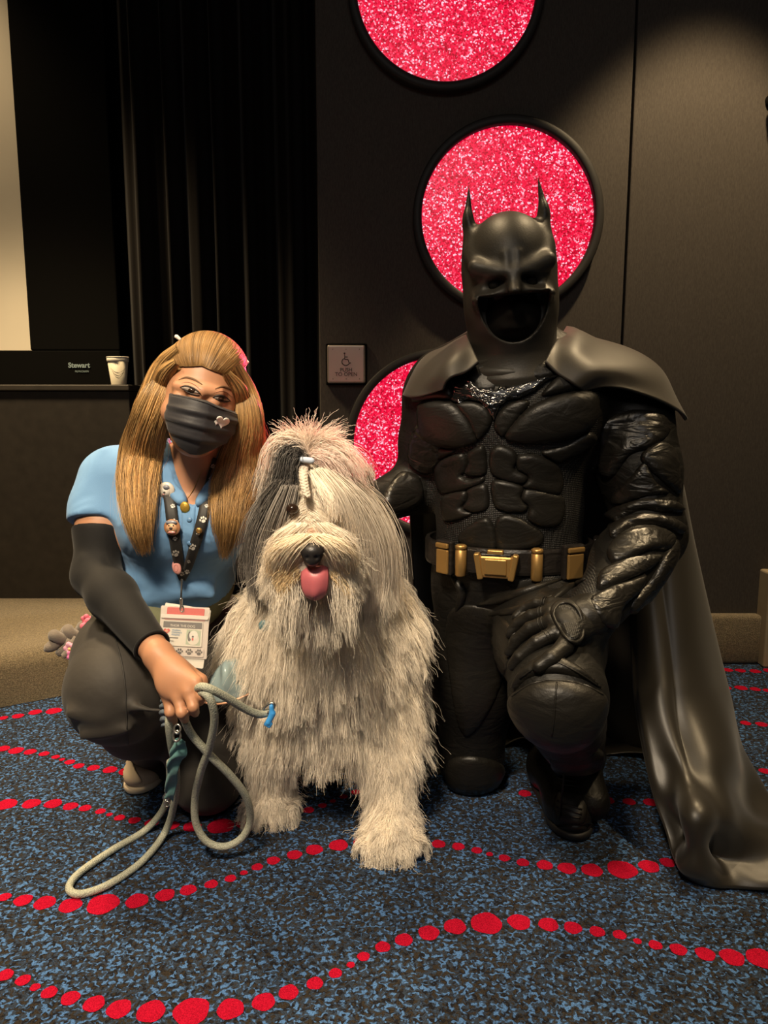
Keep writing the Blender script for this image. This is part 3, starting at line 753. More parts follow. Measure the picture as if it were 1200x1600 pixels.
KNEE = [([(797,1092),(826,1070),(868,1062),(912,1070),(944,1088),(942,1128),(918,1160),(880,1174),(838,1160),(806,1130)], .018, 26, 'knee_cap'),
        ([(800,1084),(812,1052),(850,1024),(862,1022),(905,1044),(942,1078),(912,1062),(868,1053),(826,1060)], .012, 10, 'knee_panel'),
        ([(700,960),(760,950),(800,985),(790,1050),(760,1120),(725,1150),(705,1080)], .006, 16, 'thigh_panel'),
        ([(700,1190),(740,1182),(785,1195),(790,1226),(745,1242),(702,1232)], .010, 12, 'knee_cap')]
for poly, h, e, nm in KNEE:
    v, f, _ = patch(MT, poly, h, step=3.2, edge=e); vpart(nm, v, f, M_LEA, man)
KT_ = bvh((MV, MQ), *[([v_.co + Vector(o_.matrix_parent_inverse.translation) + man.location for v_ in o_.data.vertices], [tuple(p_.vertices) for p_ in o_.data.polygons]) for o_ in man.children if o_.name.startswith('knee_')])
for pth in ([(870,1066),(868,1090),(866,1120),(862,1150)], [(800,1088),(830,1069),(868,1063),(912,1070),(942,1086)], [(812,1060),(850,1034),(864,1032),(905,1052),(938,1074)]):
    pts = []
    for q in catmull([(*p, 0) for p in pth], 20):
        h = KT_.ray_cast(CAMP, ray(q[0], q[1]), 5)
        if h[0] is not None: pts.append(h[0] + h[1] * .0004)
    v, f = tube(pts, .0016, 6); vpart('knee_seam', v, f, M_LEA, man)
# folds of the trousers below the belt
for a, b, c, r in (((745,945),(800,932),(878,905),.010), ((752,962),(815,952),(880,925),.008), ((800,1010),(812,970),(845,940),.010), ((915,905),(880,925),(850,950),.008), ((712,960),(722,925),(705,900),.010)):
    pts = []
    for q in catmull([(*a, 0), (*b, 0), (*c, 0)], 16):
        h = MT.ray_cast(CAMP, ray(q[0], q[1]), 5)
        if h[0] is not None: pts.append(h[0] + h[1] * 0.001)
    if len(pts) > 4:
        v, f = tube(pts, [r * math.sin(math.pi * (i + .5) / len(pts)) + .001 for i in range(len(pts))], 10); vpart('trouser_fold', v, f, M_LEA, man)

# ---- cowl
def cowl():
    s = Sdf(0.01); s.M = HM
    s.ell((0, .015, .028), (.0835, .108, .104), .02); s.ell((0, -.006, -.045), (.082, .094, .080), .045)
    s.cone((0, .02, .03), (0, .02, -.06), .084, .082, .03)
    s.cone((0, .03, -.06), (0, .045, -.13), .076, .080, .04); s.cone((0, .045, -.13), (0, .05, -.175), .080, .108, .03)
    for q in (-1, 1):
        s.cone((q * .068, -.072, .026), (q * .012, -.094, .004), .013, .011, .016)                 # brow
        s.cone((q * .064, -.066, .022), (q * .074, -.02, .06), .009, .008, .02)
        s.ell((q * .05, -.074, -.034), (.028, .024, .010), .02)                                     # cheek edge
        s.cone((q * .009, -.095, .012), (q * .012, -.088, .042), .005, .003, .012)                  # frown
        b = Vector((q * .071, .008, .080))
        s.cone(b + Vector((-q * .001, 0, -.05)), b + Vector((q * .003, .006, .045)), .024, .018, .03, flat=((1, 0, 0), 1.9))      # ears
        s.cone(b + Vector((q * .003, .006, .040)), b + Vector((-q * .004, .018, .112)), .0165, .0016, .010, flat=((1, 0, 0), 1.6))
        s.ell((q * .037, -.106, -.010), (.027, .034, .0105), .010, 's', rot=(0, q * 14, 0))           # eye hollows
    s.cone((0, -.094, .0), (0, -.114, -.030), .009, .012, .012)                                    # nose
    def mouth(P):
        q = (P - np.array(HM.translation, np.float32)) @ np.array(HM.to_3x3(), np.float32)
        e = np.sqrt((q[..., 0] / .0665) ** 2 + ((q[..., 2] + .030) / .088) ** 2 + 1e-9)
        d = (e - 1) * .06
        return np.maximum(np.maximum(d, q[..., 2] + .030 + .1 * np.abs(q[..., 0]) * 0), q[..., 1] - (-.040))
    s.field(mouth, 's', .004)
    V, Q = s.mesh(0.0026, smooth=2)
    return V, Q
V, Q = cowl(); cw = npart('cowl', V, Q, M_COWL, man); cw['label'] = 'dark rubber cowl with two pointed ears and a frown'
# dark cloth over the mouth, inside the cowl opening
s = Sdf(); s.M = HM; s.ell((0, .0, -.065), (.066, .068, .066), .01); s.cone((0, -.058, -.045), (0, -.066, -.062), .012, .010, .02); s.ell((0, -.060, -.088), (.022, .008, .006), .012); V, Q = s.mesh(0.004)
npart('mouth_cloth', V, Q, M_VOID, man)
M_DEYE = mat('dark_eye', (0.008, 0.007, 0.006), 0.8, spec=.1)
for q in (-1, 1):
    s = Sdf(); s.M = HM; s.ell((q * .034, -.070, -.010), (.013, .013, .013), 0)
    V, Q = s.mesh(0.002); npart('eye', V, Q, M_DEYE, man)
# cowl neck folds
for (cx, cy, Y, rx, ry, r, tl) in ((797, 556, 1.60, .085, .085, .011, 12), (798, 568, 1.60, .094, .094, .013, 18), (799, 582, 1.605, .104, .102, .015, 22), (800, 548, 1.60, .080, .080, .010, 4)):
    c = at(cx, cy, Y); pts = []
    for k in range(48):
        a = 2 * math.pi * k / 48
        p = Vector((rx * math.cos(a), ry * math.sin(a), 0.008 * math.sin(2 * a + cx) + 0.006 * math.sin(3 * a)))
        p = Euler((math.radians(tl), math.radians(-4), 0)).to_matrix() @ p; pts.append(c + p)
    v, f = tube(pts, r, 12, closed=True); vpart('cowl_fold', v, f, M_COWL, man)

# ---- belt
def belt():
    M_BELT = leather('belt_leather', (0.012, 0.010, 0.009), 0.35, 0.2)
    zc = -.222; A, B = .172, .132
    def pt(a, r=0.0, z=0.0):
        return TM @ Vector(((A + r) * math.cos(a), .006 + (B + r) * math.sin(a), zc + z))
    v, f = [], []; n = 72
    prof = [(0, -.026), (.008, -.026), (.010, -.020), (.010, .020), (.008, .026), (0, .026)]
    for i in range(n):
        a = 2 * math.pi * i / n
        for r, z in prof: v.append(pt(a, r, z))
    k = len(prof)
    for i in range(n):
        for j in range(k): f.append((i * k + j, ((i + 1) % n) * k + j, ((i + 1) % n) * k + (j + 1) % k, i * k + (j + 1) % k))
    b = vpart('belt', v, f, M_BELT, man, False); b['label'] = 'black leather belt with gold buckle and capsules'
    inv = TM.inverted()
    def frame(px, py):
        """belt point seen at px: angle and local frame with y outward"""
        best = None
        for i in range(720):
            a = -math.pi * i / 720; p = pt(a, .012)
            d = p - CAMP; u = Vector((1, 0, 0)); x = d.x / (d.y * math.cos(PITCH) - d.z * math.sin(PITCH)) * FPX + 600
            if best is None or abs(x - px) < best[0]: best = (abs(x - px), a)
        a = best[1]; p = pt(a, .010); t = (pt(a + .01) - pt(a - .01)).normalized(); up = Vector((0, 0, 1)); out = t.cross(up).normalized()
        M = Matrix((t.to_4d(), (-out).to_4d(), up.to_4d(), Vector((0, 0, 0, 1)))).transposed()
        for i in range(3): M[i][3] = p[i]
        M[3][0] = M[3][1] = M[3][2] = 0
        return M
    def put(name, bm, M, m, par, smooth=False):
        bm.transform(M); o = bobj(name, bm, m, None, smooth); o.parent = par; return o
    def cyl(r, z0, z1, y, n=20):
        v, f = lathe([(r * .8, z0), (r, z0 + .003), (r, z1 - .012), (r * .9, z1 - .011), (r * .9, z1 - .009), (r * 1.03, z1 - .008), (r * 1.03, z1 - .002), (r * .75, z1)], n)
        bm = bmesh.new(); vs = [bm.verts.new((x, yy + y, z)) for x, yy, z in v]
        for q in f: bm.faces.new([vs[i] for i in q])
        return bm
    for px, py in ((722, 882), (838, 884)):
        o = put('belt_capsule', cyl(.0115, -.034, .032, -.008), frame(px, py), M_GOLD, b, True)
    M = frame(776, 888)
    put('belt_buckle', box_bm(-.034, .034, -.016, .004, -.030, .016, .005), M, M_GOLD, b)
    bm = bmesh.new()
    x0, x1, z0, z1, d = .026, .026, -.024, .010, -.016
    o2 = put('buckle_plate', box_bm(-.022, .022, -.0205, -.014, -.022, .010, .002), M, M_GOLD, b)
    for q in (-1, 1):
        bm = box_bm(-.006, .006, -.019, .0, -.034, .020, .003); bm.transform(Matrix.Translation((q * .036, 0, 0)) @ Matrix.Rotation(math.radians(q * 10), 4, 'Y')); put('buckle_wing', bm, M, M_GOLD, b)
    put('buckle_clasp', box_bm(-.018, .014, -.014, .0, .018, .027, .002), M, M_GOLD, b)
    put('buckle_bar', box_bm(-.030, .030, -.015, .0, .014, .019, .001), M, M_BELT, b)
    for px, w_ in ((893, .020), (936, .018), (697, .016)):
        M = frame(px, 875)
        put('belt_pouch', box_bm(-w_ - .006, w_ + .006, -.012, .002, -.036, .036, .004), M, M_BELT, b)
        put('pouch_face', box_bm(-w_, w_, -.017, -.010, -.034, .018, .003), M, M_GOLD, b)
        put('pouch_flap', box_bm(-w_ - .001, w_ + .001, -.019, -.012, .020, .031, .003), M, M_GOLD, b)
belt()

# ---- glove on the knee
def glove():
    s = Sdf(0.008)
    def on(px, py, r, lift=0.0):
        h = MT.ray_cast(CAMP, ray(px, py), 5)
        return h[0] - ray(px, py) * (r * 0.8 + lift)
    pal = [on(868, 988, .014, .012), on(862, 970, .014, .016), on(860, 956, .014, .014), on(862, 944, .014, .010)]
    wr = wrR + Vector((-.004, -.012, .006))
    for p in pal: s.cone(wr.lerp(p, .12), p, .027, .0145, .018)
    F = [([(872,992),(838,1004),(812,1026),(801,1040)], .0118), ([(862,974),(828,982),(806,1002),(796,1018)], .0118), ([(860,957),(830,962),(808,976),(797,990)], .0112), ([(862,945),(838,943),(818,952),(806,964)], .0102)]
    tips = []
    for i, (js, r) in enumerate(F):
        P = [pal[i]] + [on(x, y, r, .012 if k == 0 else .003) for k, (x, y) in enumerate(js[1:])]
        s.limb([(P[0], r * 1.15), (P[1], r * 1.05), (P[2], r), (P[3], r * .86)], .003)
        tips.append(P)
    th = [wr.lerp(pal[0], .45), on(882, 1010, .014, .012), on(862, 1028, .013, .006), on(842, 1042, .012, .003)]
    s.limb([(th[0], .018), (th[1], .0145), (th[2], .0135), (th[3], .0118)], .006)
    s.cone(wr, wrR.lerp(fmR, .25), .036, .046, .02)
    V, Q = s.mesh(0.0027, smooth=1); g = npart('glove', V, Q, M_LEA, man); T = bvh((V, Q))
    v, f, _ = patch(T, [(860,952),(872,940),(892,938),(908,952),(915,975),(914,998),(902,1008),(890,1004),(874,985),(862,966)], .0075, step=2.2, edge=5)
    o = vpart('knuckle_guard', v, f, M_LEA, man)
    T2 = bvh((v, f))
    v, f, _ = patch(T2, [(868,956),(876,947),(890,946),(902,957),(907,976),(906,994),(898,1000),(888,994),(876,976),(868,964)], .003, step=2.2, edge=4, base_off=-.0005)
    o2 = vpart('guard_inset', v, f, M_SUIT, man)
    ringp = [(866,955),(874,945),(890,943),(904,955),(910,976),(909,996),(899,1003),(886,997),(874,979),(866,964)]
    pts = []
    for q in catmull([(*p, 0) for p in ringp + ringp[:1]], 48)[:-1]:
        h = T2.ray_cast(CAMP, ray(q[0], q[1]), 5)
        if h[0] is not None: pts.append(h[0] + h[1] * .001)
    v, f = tube(pts, .0028, 8, closed=True); vpart('guard_rim', v, f, M_LEA, man)
    # finger bands
    for P in tips:
        for t_ in (.35, .5):
            c = P[0].lerp(P[1], t_); d = (P[1] - P[0]).normalized(); a = d.orthogonal().normalized(); b2 = d.cross(a)
            v, f = tube([c + (a * math.cos(x) + b2 * math.sin(x)) * .0128 for x in np.linspace(0, 2 * math.pi, 20, endpoint=False)], .0012, 6, closed=True); vpart('finger_band', v, f, M_LEA, man)
glove()

# ---- boots
def boot():
    s = Sdf(0.01)
    toe = ground(903, 1316) ; toe.z = 0; yaw = math.radians(4)
    M = Matrix.Translation((toe.x, toe.y + .012, 0)) @ Matrix.Rotation(yaw, 4, 'Z'); s.M = M     # local: -y is the toe
    s.ell((0, .055, .040), (.046, .068, .040), .02); s.cone((-.004, .06, .045), (0, .17, .075), .044, .052, .03); s.cone((0, .20, .04), (0, .225, .05), .042, .042, .03)
    s.cone((0, .19, .07), (M.inverted() @ anR) + Vector((0, 0, .0)), .054, .060, .03)
    k_ = M.inverted() @ (anR.lerp(knR, .45)); s.cone(M.inverted() @ anR, k_, .060, .073, .03)
    s.plane((0, 0, .012), (0, 0, -1))
    V, Q = s.mesh(0.004, smooth=1); b = npart('boot', V, Q, M_LEA, man); T = bvh((V, Q))
    so = Sdf(0.01); so.M = M; so.ell((0, .055, .012), (.050, .072, .030), .02); so.ell((0, .14, .012), (.044, .09, .03), .02); so.ell((0, .215, .012), (.042, .05, .03), .02)
    so.plane((0, 0, .001), (0, 0, -1), .002); so.plane((0, 0, .020), (0, 0, 1), .003)
    V, Q = so.mesh(0.0035); o = npart('sole', V, Q, mat('boot_rubber', (.012, .011, .010), .6), man)
    v, f, _ = patch(T, [(868,1240),(885,1236),(915,1244),(914,1284),(890,1288),(866,1286)], .004, step=2.5, edge=5); vpart('instep_panel', v, f, M_LEA, man)
    v, f, _ = patch(T, [(868,1296),(885,1290),(914,1291),(938,1290),(940,1308),(916,1320),(890,1318),(872,1308)], .005, step=2.5, edge=8); vpart('toe_cap', v, f, M_LEA, man)
    T3 = bvh((V, Q), (v, f))
    for a, b_ in (((872,1252),(908,1266)), ((872,1262),(908,1273)), ((872,1274),(906,1278)), ((880,1228),(912,1232)), ((872,1214),(908,1222)), ((876,1200),(905,1206))):
        pts = []
        for u in np.linspace(0, 1, 10):
            h = T.ray_cast(CAMP, ray(a[0] + (b_[0] - a[0]) * u, a[1] + (b_[1] - a[1]) * u), 5)
            if h[0] is not None: pts.append(h[0] + h[1] * .004)
        if len(pts) > 3: v, f = tube(pts, .0022, 8); vpart('boot_seam', v, f, M_LEA, man)
    v, f, _ = patch(T, [(862,1178),(900,1168),(940,1172),(936,1200),(905,1210),(868,1204)], .010, step=3, edge=8); vpart('ankle_panel', v, f, M_LEA, man)
boot()

# ---- cape: back sheet falling to the floor, and the part thrown over each shoulder
def loft(rows, nu, nv, disp=None):
    """rows of control points -> dense grid nv x nu"""
    A = np.stack([catmull(r, nu) for r in rows]); G = np.stack([catmull(A[:, j], nv) for j in range(nu)], 1)
    if disp is not None:
        du = np.gradient(G, axis=1); dv = np.gradient(G, axis=0); N = np.cross(du, dv); N /= np.linalg.norm(N, axis=-1, keepdims=True) + 1e-9
        U, V_ = np.meshgrid(np.linspace(0, 1, nu), np.linspace(0, 1, nv)); G = G + N * disp(U, V_)[..., None]
    return G
def sheet(name, G, th, m, root, zmin=0.003):
    nv, nu = G.shape[:2]; du = np.gradient(G, axis=1); dv = np.gradient(G, axis=0); N = np.cross(du, dv); N /= np.linalg.norm(N, axis=-1, keepdims=True) + 1e-9
    a = G + N * th / 2; b = G - N * th / 2
    a[..., 2] = np.maximum(a[..., 2], zmin); b[..., 2] = np.maximum(b[..., 2], zmin - .002)
    V = np.vstack([a.reshape(-1, 3), b.reshape(-1, 3)]); n = nu * nv; F = []
    for i in range(nv - 1):
        for j in range(nu - 1):
            q = (i * nu + j, i * nu + j + 1, (i + 1) * nu + j + 1, (i + 1) * nu + j); F.append(q); F.append(tuple(n + k for k in q[::-1]))
    bd = [i for i in range(nu)] + [i * nu + nu - 1 for i in range(1, nv)] + [(nv - 1) * nu + j for j in range(nu - 2, -1, -1)] + [i * nu for i in range(nv - 2, 0, -1)]
    for p, q in zip(bd, bd[1:] + bd[:1]): F.append((q, p, n + p, n + q))
    return npart(name, V, np.array(F), m, root)
R = lambda *pts: [at(*p) for p in pts]
rows = [R((640,640,1.70),(690,560,1.80),(800,530,1.86),(930,560,1.84),(1036,640,1.76),(1020,670,1.72),(985,690,1.74)),
        R((640,740,1.76),(690,740,1.92),(810,740,1.98),(960,740,1.92),(1064,745,1.78),(1035,750,1.72),(985,755,1.74)),
        R((646,850,1.80),(690,860,1.98),(820,860,2.05),(980,860,1.98),(1088,855,1.78),(1040,855,1.69),(978,860,1.72)),
        R((655,1000,1.84),(700,1000,1.98),(830,1000,2.02),(1010,1000,1.90),(1122,1000,1.76),(1060,1005,1.60),(985,1000,1.66)),
        R((664,1100,1.86),(710,1090,2.02),(840,1090,2.04),(1030,1100,1.88),(1149,1105,1.73),(1075,1110,1.52),(992,1100,1.58)),
        R((672,1180,1.88),(720,1150,2.04),(850,1150,2.04),(1060,1170,1.84),(1184,1200,1.66),(1100,1215,1.42),(1014,1215,1.47)),
        R((676,1205,1.90),(726,1170,2.05),(855,1168,2.05),(1090,1195,1.83),(1240,1290,1.50),(1120,1310,1.33),(1040,1310,1.39)),
        ]
last = [ground(680,1212), ground(728,1178), ground(858,1174), ground(1110,1210), ground(1300,1370), ground(1150,1394), ground(1066,1374)]
for p in last: p.z = 0.006
rows.append(last)
def dsp(U, V_):
    d = 0.016 * np.sin(U * 34 + 1.5 * V_) * (0.25 + V_) + 0.010 * np.sin(U * 61 + 4 * V_ + 1) * (V_ ** 1.5)
    d += 0.022 * np.exp(-((U - .86 + .06 * V_) / .018) ** 2) * np.clip(V_ - .45, 0, 1) * 1.3
    d += 0.034 * np.sin((U * 30 - V_ * 15 + .6 * np.sin(V_ * 9))) * np.clip((V_ - .52) / .3, 0, 1) * np.clip((U - .62) / .1, 0, 1)
    d += 0.022 * np.sin((U * 17 + V_ * 30 + 1.0)) * np.clip((V_ - .66) / .2, 0, 1) * np.clip((U - .62) / .1, 0, 1)
    return d * np.clip((1 - U) / .03, 0.2, 1) * np.where(U > .55, np.clip((1.02 - V_) / .16, 0, 1), 1)
G = loft(rows, 150, 110, dsp)
sheet('cape', G, .004, M_SATIN, man)
rowsR = [R((852,566,1.492),(866,536,1.545),(880,519,1.63),(884,514,1.76)), R((872,584,1.482),(905,552,1.515),(935,530,1.62),(938,530,1.79)),
         R((893,600,1.475),(948,576,1.485),(1026,582,1.58),(1018,580,1.80)), R((912,610,1.478),(975,608,1.495),(1070,650,1.565),(1066,656,1.79))]
G = loft(rowsR, 44, 44, lambda U, V_: .008 * np.sin(U * 9 + V_ * 7) * V_ + .006 * np.sin(V_ * 14 + U * 4) * U)
sheet('cape_shoulder', G, .005, M_SATIN_LIT, man)
rowsL = [R((748,566,1.50),(736,540,1.55),(729,524,1.64),(735,516,1.77)), R((728,580,1.492),(708,556,1.53),(696,541,1.63),(700,540,1.79)),
         R((706,592,1.492),(675,580,1.53),(662,566,1.63),(668,570,1.80)), R((690,606,1.50),(645,622,1.55),(632,618,1.63),(640,625,1.79))]
G = loft(rowsL, 44, 44, lambda U, V_: -.008 * np.sin(U * 9 + V_ * 7) * V_)
sheet('cape_shoulder', G, .005, M_SATIN_LIT, man)
# ================================================================== CROUCHING PERSON IN A BLUE POLO SHIRT
M_SKIN = mat('warm_skin', (0.44, 0.215, 0.118), 0.5, sss=0.12, bump=(260, 0.08, 0.001), vary=(18, 0.05))
def shirt_mat():
    m = mat('blue_pique', (0.14, 0.29, 0.52), 0.75, spec=0.3, sheen=0.1); nt = m.node_tree; b = nt.nodes['Principled BSDF']; L = nt.links.new
    tc = nt.nodes.new('ShaderNodeTexCoord'); n = nt.nodes.new('ShaderNodeTexNoise'); n.inputs['Scale'].default_value = 9; n.inputs['Detail'].default_value = 2; n.inputs['Distortion'].default_value = 1.0
    L(tc.outputs['Object'], n.inputs[0]); bp = nt.nodes.new('ShaderNodeBump'); bp.inputs['Strength'].default_value = 0.5; bp.inputs['Distance'].default_value = 0.02; L(n.outputs[0], bp.inputs['Height'])
    n2 = nt.nodes.new('ShaderNodeTexNoise'); n2.inputs['Scale'].default_value = 700; L(tc.outputs['Object'], n2.inputs[0]); b2 = nt.nodes.new('ShaderNodeBump'); b2.inputs['Strength'].default_value = 0.2; b2.inputs['Distance'].default_value = 0.001
    L(n2.outputs[0], b2.inputs['Height']); L(bp.outputs[0], b2.inputs['Normal']); L(b2.outputs[0], b.inputs['Normal']); return m
M_SHIRT = shirt_mat()
M_TROUSER = mat('charcoal_trousers', (0.032, 0.028, 0.024), 0.66, spec=0.3, sheen=0.06, bump=(14, 0.25, 0.012))
M_SLEEVE = mat('black_arm_sleeve', (0.0105, 0.010, 0.010), 0.75, spec=0.2, sheen=0.06, bump=(500, 0.2, 0.001))
M_HAIRB = mat('blond_hair_base', (0.22, 0.115, 0.042), 0.5, bump=(60, 0.3, 0.004))

woman = thing('person', 'person crouching in a light blue polo shirt and black face mask, long blond hair', 'person', (at(250, 1000, 1.7).x, 1.66, 0))
WH = Matrix.Translation(at(318, 620, 1.515)) @ Euler((math.radians(3), math.radians(10), math.radians(5))).to_matrix().to_4x4()
Nk = at(304, 738, 1.58)
sR, eR, wR = at(166, 750, 1.615), at(150, 898, 1.53), at(245, 1020, 1.335)
sL, eL, wL = at(405, 742, 1.64), at(436, 862, 1.80), at(436, 935, 1.74)
hpR, kR, aR = at(218, 985, 1.76), at(180, 1078, 1.415), at(243, 1172, 1.76)
hpL, kL = at(315, 990, 1.80), at(324, 1212, 1.585); aL = Vector((kL.x - .02, 1.98, .06))
chest, waist, hips = at(283, 800, 1.625), at(274, 900, 1.68), at(268, 985, 1.78)

def torso(s, o=0.0):
    s.ell(chest, (.148 + o, .098 + o, .145 + o), .05, rot=(-14, 0, 0)); s.ell(waist, (.128 + o, .100 + o, .12 + o), .06, rot=(-18, 0, 0)); s.ell(hips, (.155 + o, .125 + o, .11 + o), .06)
    for c in (at(243, 815, 1.545), at(332, 818, 1.55)): s.ell(c, (.062 + o, .055 + o, .060 + o), .05)
    s.cone(sR.lerp(sL, .08), sR.lerp(sL, .92), .055 + o, k=.05)
    s.cone(Nk + Vector((-.03, .02, 0)), sR + Vector((.03, 0, .01)), .045 + o, .042 + o, .04); s.cone(Nk + Vector((.03, .02, 0)), sL + Vector((-.03, 0, .01)), .045 + o, .042 + o, .04)
def armR(s, o=0.0, end=True):
    s.limb([(sR, .052 + o), (sR.lerp(eR, .5), .046 + o), (eR, .041 + o)], .03); s.limb([(eR, .042 + o), (eR.lerp(wR, .3), .042 + o), (wR, .026 + o)], .02)
def armL(s, o=0.0):
    s.limb([(sL, .052 + o), (sL.lerp(eL, .5), .046 + o), (eL, .040 + o)], .03); s.limb([(eL, .040 + o), (wL, .028 + o)], .02)
def legs(s, o=0.0):
    s.limb([(hpR, .098 + o), (hpR.lerp(kR, .55), .090 + o), (kR, .072 + o)], .06); s.limb([(kR + Vector((0, .03, -.02)), .068 + o), (kR.lerp(aR, .45), .058 + o), (aR, .040 + o)], .05)
    s.limb([(hpL, .098 + o), (hpL.lerp(kL, .55), .086 + o), (kL, .062 + o)], .06); s.limb([(kL, .060 + o), (kL.lerp(aL, .4), .060 + o), (aL, .036 + o)], .04)
def head(s):
    s.M = WH
    s.ell((0, .012, .026), (.0745, .093, .088), .02); s.ell((0, -.034, -.030), (.062, .058, .076), .03); s.ell((0, -.050, -.084), (.030, .030, .026), .035)
    for q in (-1, 1):
        s.ell((q * .040, -.060, -.034), (.026, .028, .022), .02); s.cone((q * .012, -.090, .016), (q * .040, -.080, .018), .008, .006, .022)
        s.ell((q * .0305, -.103, -.002), (.0175, .018, .0095), .012, 's')
        s.ell((q * .0305, -.0805, -.002), (.0150, .0125, .0125), .003)
        s.ell((q * .073, .012, -.022), (.010, .019, .030), .008, rot=(0, 0, q * 12))
    s.cone((0, -.088, .004), (0, -.110, -.036), .007, .0125, .014); s.ell((0, -.094, -.068), (.024, .010, .008), .012)
    s.M = Matrix.Identity(4)
K = [at(264, 1092, 1.290), at(279, 1090, 1.272), at(295, 1081, 1.266), at(306, 1066, 1.272)]
KP = [at(266, 1113, 1.276), at(284, 1114, 1.256), at(302, 1105, 1.252), at(315, 1087, 1.259)]
KT = [at(271, 1127, 1.300), at(289, 1124, 1.284), at(305, 1114, 1.284), at(313, 1096, 1.290)]
def hand(s):
    for i in range(4):
        s.cone(wR.lerp(K[i], .10), K[i], .021, .0125, .014)
    s.ell(wR.lerp((K[1] + K[2]) / 2, .62), (.030, .018, .034), .015, rot=(-30, 25, 0))
    for i in range(4):
        s.limb([(K[i], .0118), (K[i].lerp(KP[i], .5), .0098), (KP[i], .0100), (KT[i], .0082)], .003)
    t0 = wR.lerp(K[3], .45) + Vector((0, .012, 0)); t1 = at(313, 1064, 1.305); t2 = at(318, 1082, 1.298)
    s.limb([(t0, .016), (t1, .0125), (t2, .0095)], .006)
def wbody():
    s = Sdf(0.012)
    for k in range(4): s.limb([(wL, .024), (wL + Vector((.012 * (k - 1.5), -.05, -.055)), .011), (wL + Vector((.016 * (k - 1.5), -.062, -.095)), .0085)], .006)
    s.limb([(wL, .02), (wL + Vector((.035, -.03, -.045)), .0095)], .006)
    torso(s); armR(s); armL(s); legs(s)
    s.cone(WH @ Vector((0, .028, -.07)), Nk + Vector((0, .02, -.02)), .050, .056, .03)
    head(s); hand(s)
    s.cone(aR, (aR.x - .01, 1.70, .045), .032, .026, .02); s.cone(aL, aL + Vector((0, .1, -.01)), .034, .028, .02)
    return s.mesh(0.0036, smooth=1)
WV, WQ = wbody(); npart('body', WV, WQ, M_SKIN, woman); WT = bvh((WV, WQ))

# ---- clothes
def view_cut(poly, ymax):
    """solid region behind an outline, in front of y = ymax (used to open the neckline)"""
    A = np.array(poly, float)
    def fn(P):
        x, y, z = P[..., 0], P[..., 1], P[..., 2] - CAM_H
        dep = y * math.cos(PITCH) - z * math.sin(PITCH); u = (y * math.sin(PITCH) + z * math.cos(PITCH)) / dep
        q = np.stack([600 + x / dep * FPX, 800 - u * FPX], -1).reshape(-1, 2)
        d, ins = poly_dist(q, A); d = np.where(ins, -d, d).reshape(x.shape) * dep / FPX
        return np.maximum(d, y - ymax)
    return fn
# the cuff plane also trims the far side of the torso, so the sleeve is cut on its own
def torso_mesh():
    s = Sdf(0.012); torso(s, .010); s.limb([(sL, .066), (sL.lerp(eL, .62), .062)], .04)
    t = Sdf(0.012); t.limb([(sR, .056), (sR.lerp(eR, .3) + Vector((-.004, 0, 0)), .060), (sR.lerp(eR, .72) + Vector((-.006, 0, 0)), .064)], .03); t.plane(at(142, 815, 1.57), (eR - sR).normalized() + Vector((.05, 0, 0)), .003)
    for a, b in (((205,905),(330,930)), ((215,938),(320,915)), ((192,850),(232,885))): s.cone(at(*a, 1.575), at(*b, 1.575), .010, .007, .03)
    for a, b in (((128,790),(165,705)), ((148,800),(182,720)), ((165,812),(190,745))): t.cone(at(*a, 1.555), at(*b, 1.575), .009, .006, .02)
    lo = np.array(at(60, 1000, 1.3)) * 0 + np.array([min(sR.x, eR.x) - .12, 1.40, hips.z - .16]); hi = np.array([sL.x + .16, 1.95, Nk.z + .08])
    F1, L, h = t.grid(.0045, 0, lo, hi)
    s.field(view_cut([(262,640),(345,640),(340,722),(322,760),(304,790),(290,785),(272,748)], 1.66), 's', .003)
    s.plane(at(270, 958, 1.58), ((hips - chest).normalized() + Vector((0, .25, 0))).normalized(), .003)
    s.cone(Nk + Vector((0, .02, -.05)), Nk + Vector((0, .02, .10)), .058, .056, .003, 's')
    F2, _, _ = s.grid(.0045, 0, lo, hi)
    k = .03; hh = np.maximum(k - np.abs(F1 - F2), 0) / k; F = np.minimum(F1, F2) - hh * hh * k * .25
    return nets(F, L, h, 2)
SV, SQ = torso_mesh(); npart('polo_shirt', SV, SQ, M_SHIRT, woman); ST = bvh((SV, SQ), (WV, WQ))
# collar, placket, sleeve hem
for poly in ([(240,700),(262,694),(276,742),(292,782),(280,790),(258,768),(244,735)], [(346,700),(372,705),(360,748),(330,778),(312,792),(307,784),(324,752)]):
    v, f, _ = patch(ST, poly, .006, step=3, edge=6, base_off=.006); vpart('collar', v, f, M_SHIRT, woman)
v, f, _ = patch(ST, [(283,788),(306,790),(304,850),(300,880),(286,880)], .003, step=3, edge=3, round_poly=False); vpart('placket', v, f, M_SHIRT, woman)
for y_ in (812, 848):
    h = ST.ray_cast(CAMP, ray(297, y_), 5); v, f = lathe([(0, .004), (.004, .004), (.0055, .002), (.0055, 0)], 14, False)
    Mx = h[1].to_track_quat('Z', 'Y').to_matrix().to_4x4(); vpart('shirt_button', [h[0] + Mx @ (Vector(p) + Vector((0, 0, .002))) for p in v], f, mat('button_blue', (.12, .25, .45), .4), woman)
c = sR.lerp(eR, .475); d = (eR - sR).normalized(); a = d.orthogonal().normalized(); b = d.cross(a)
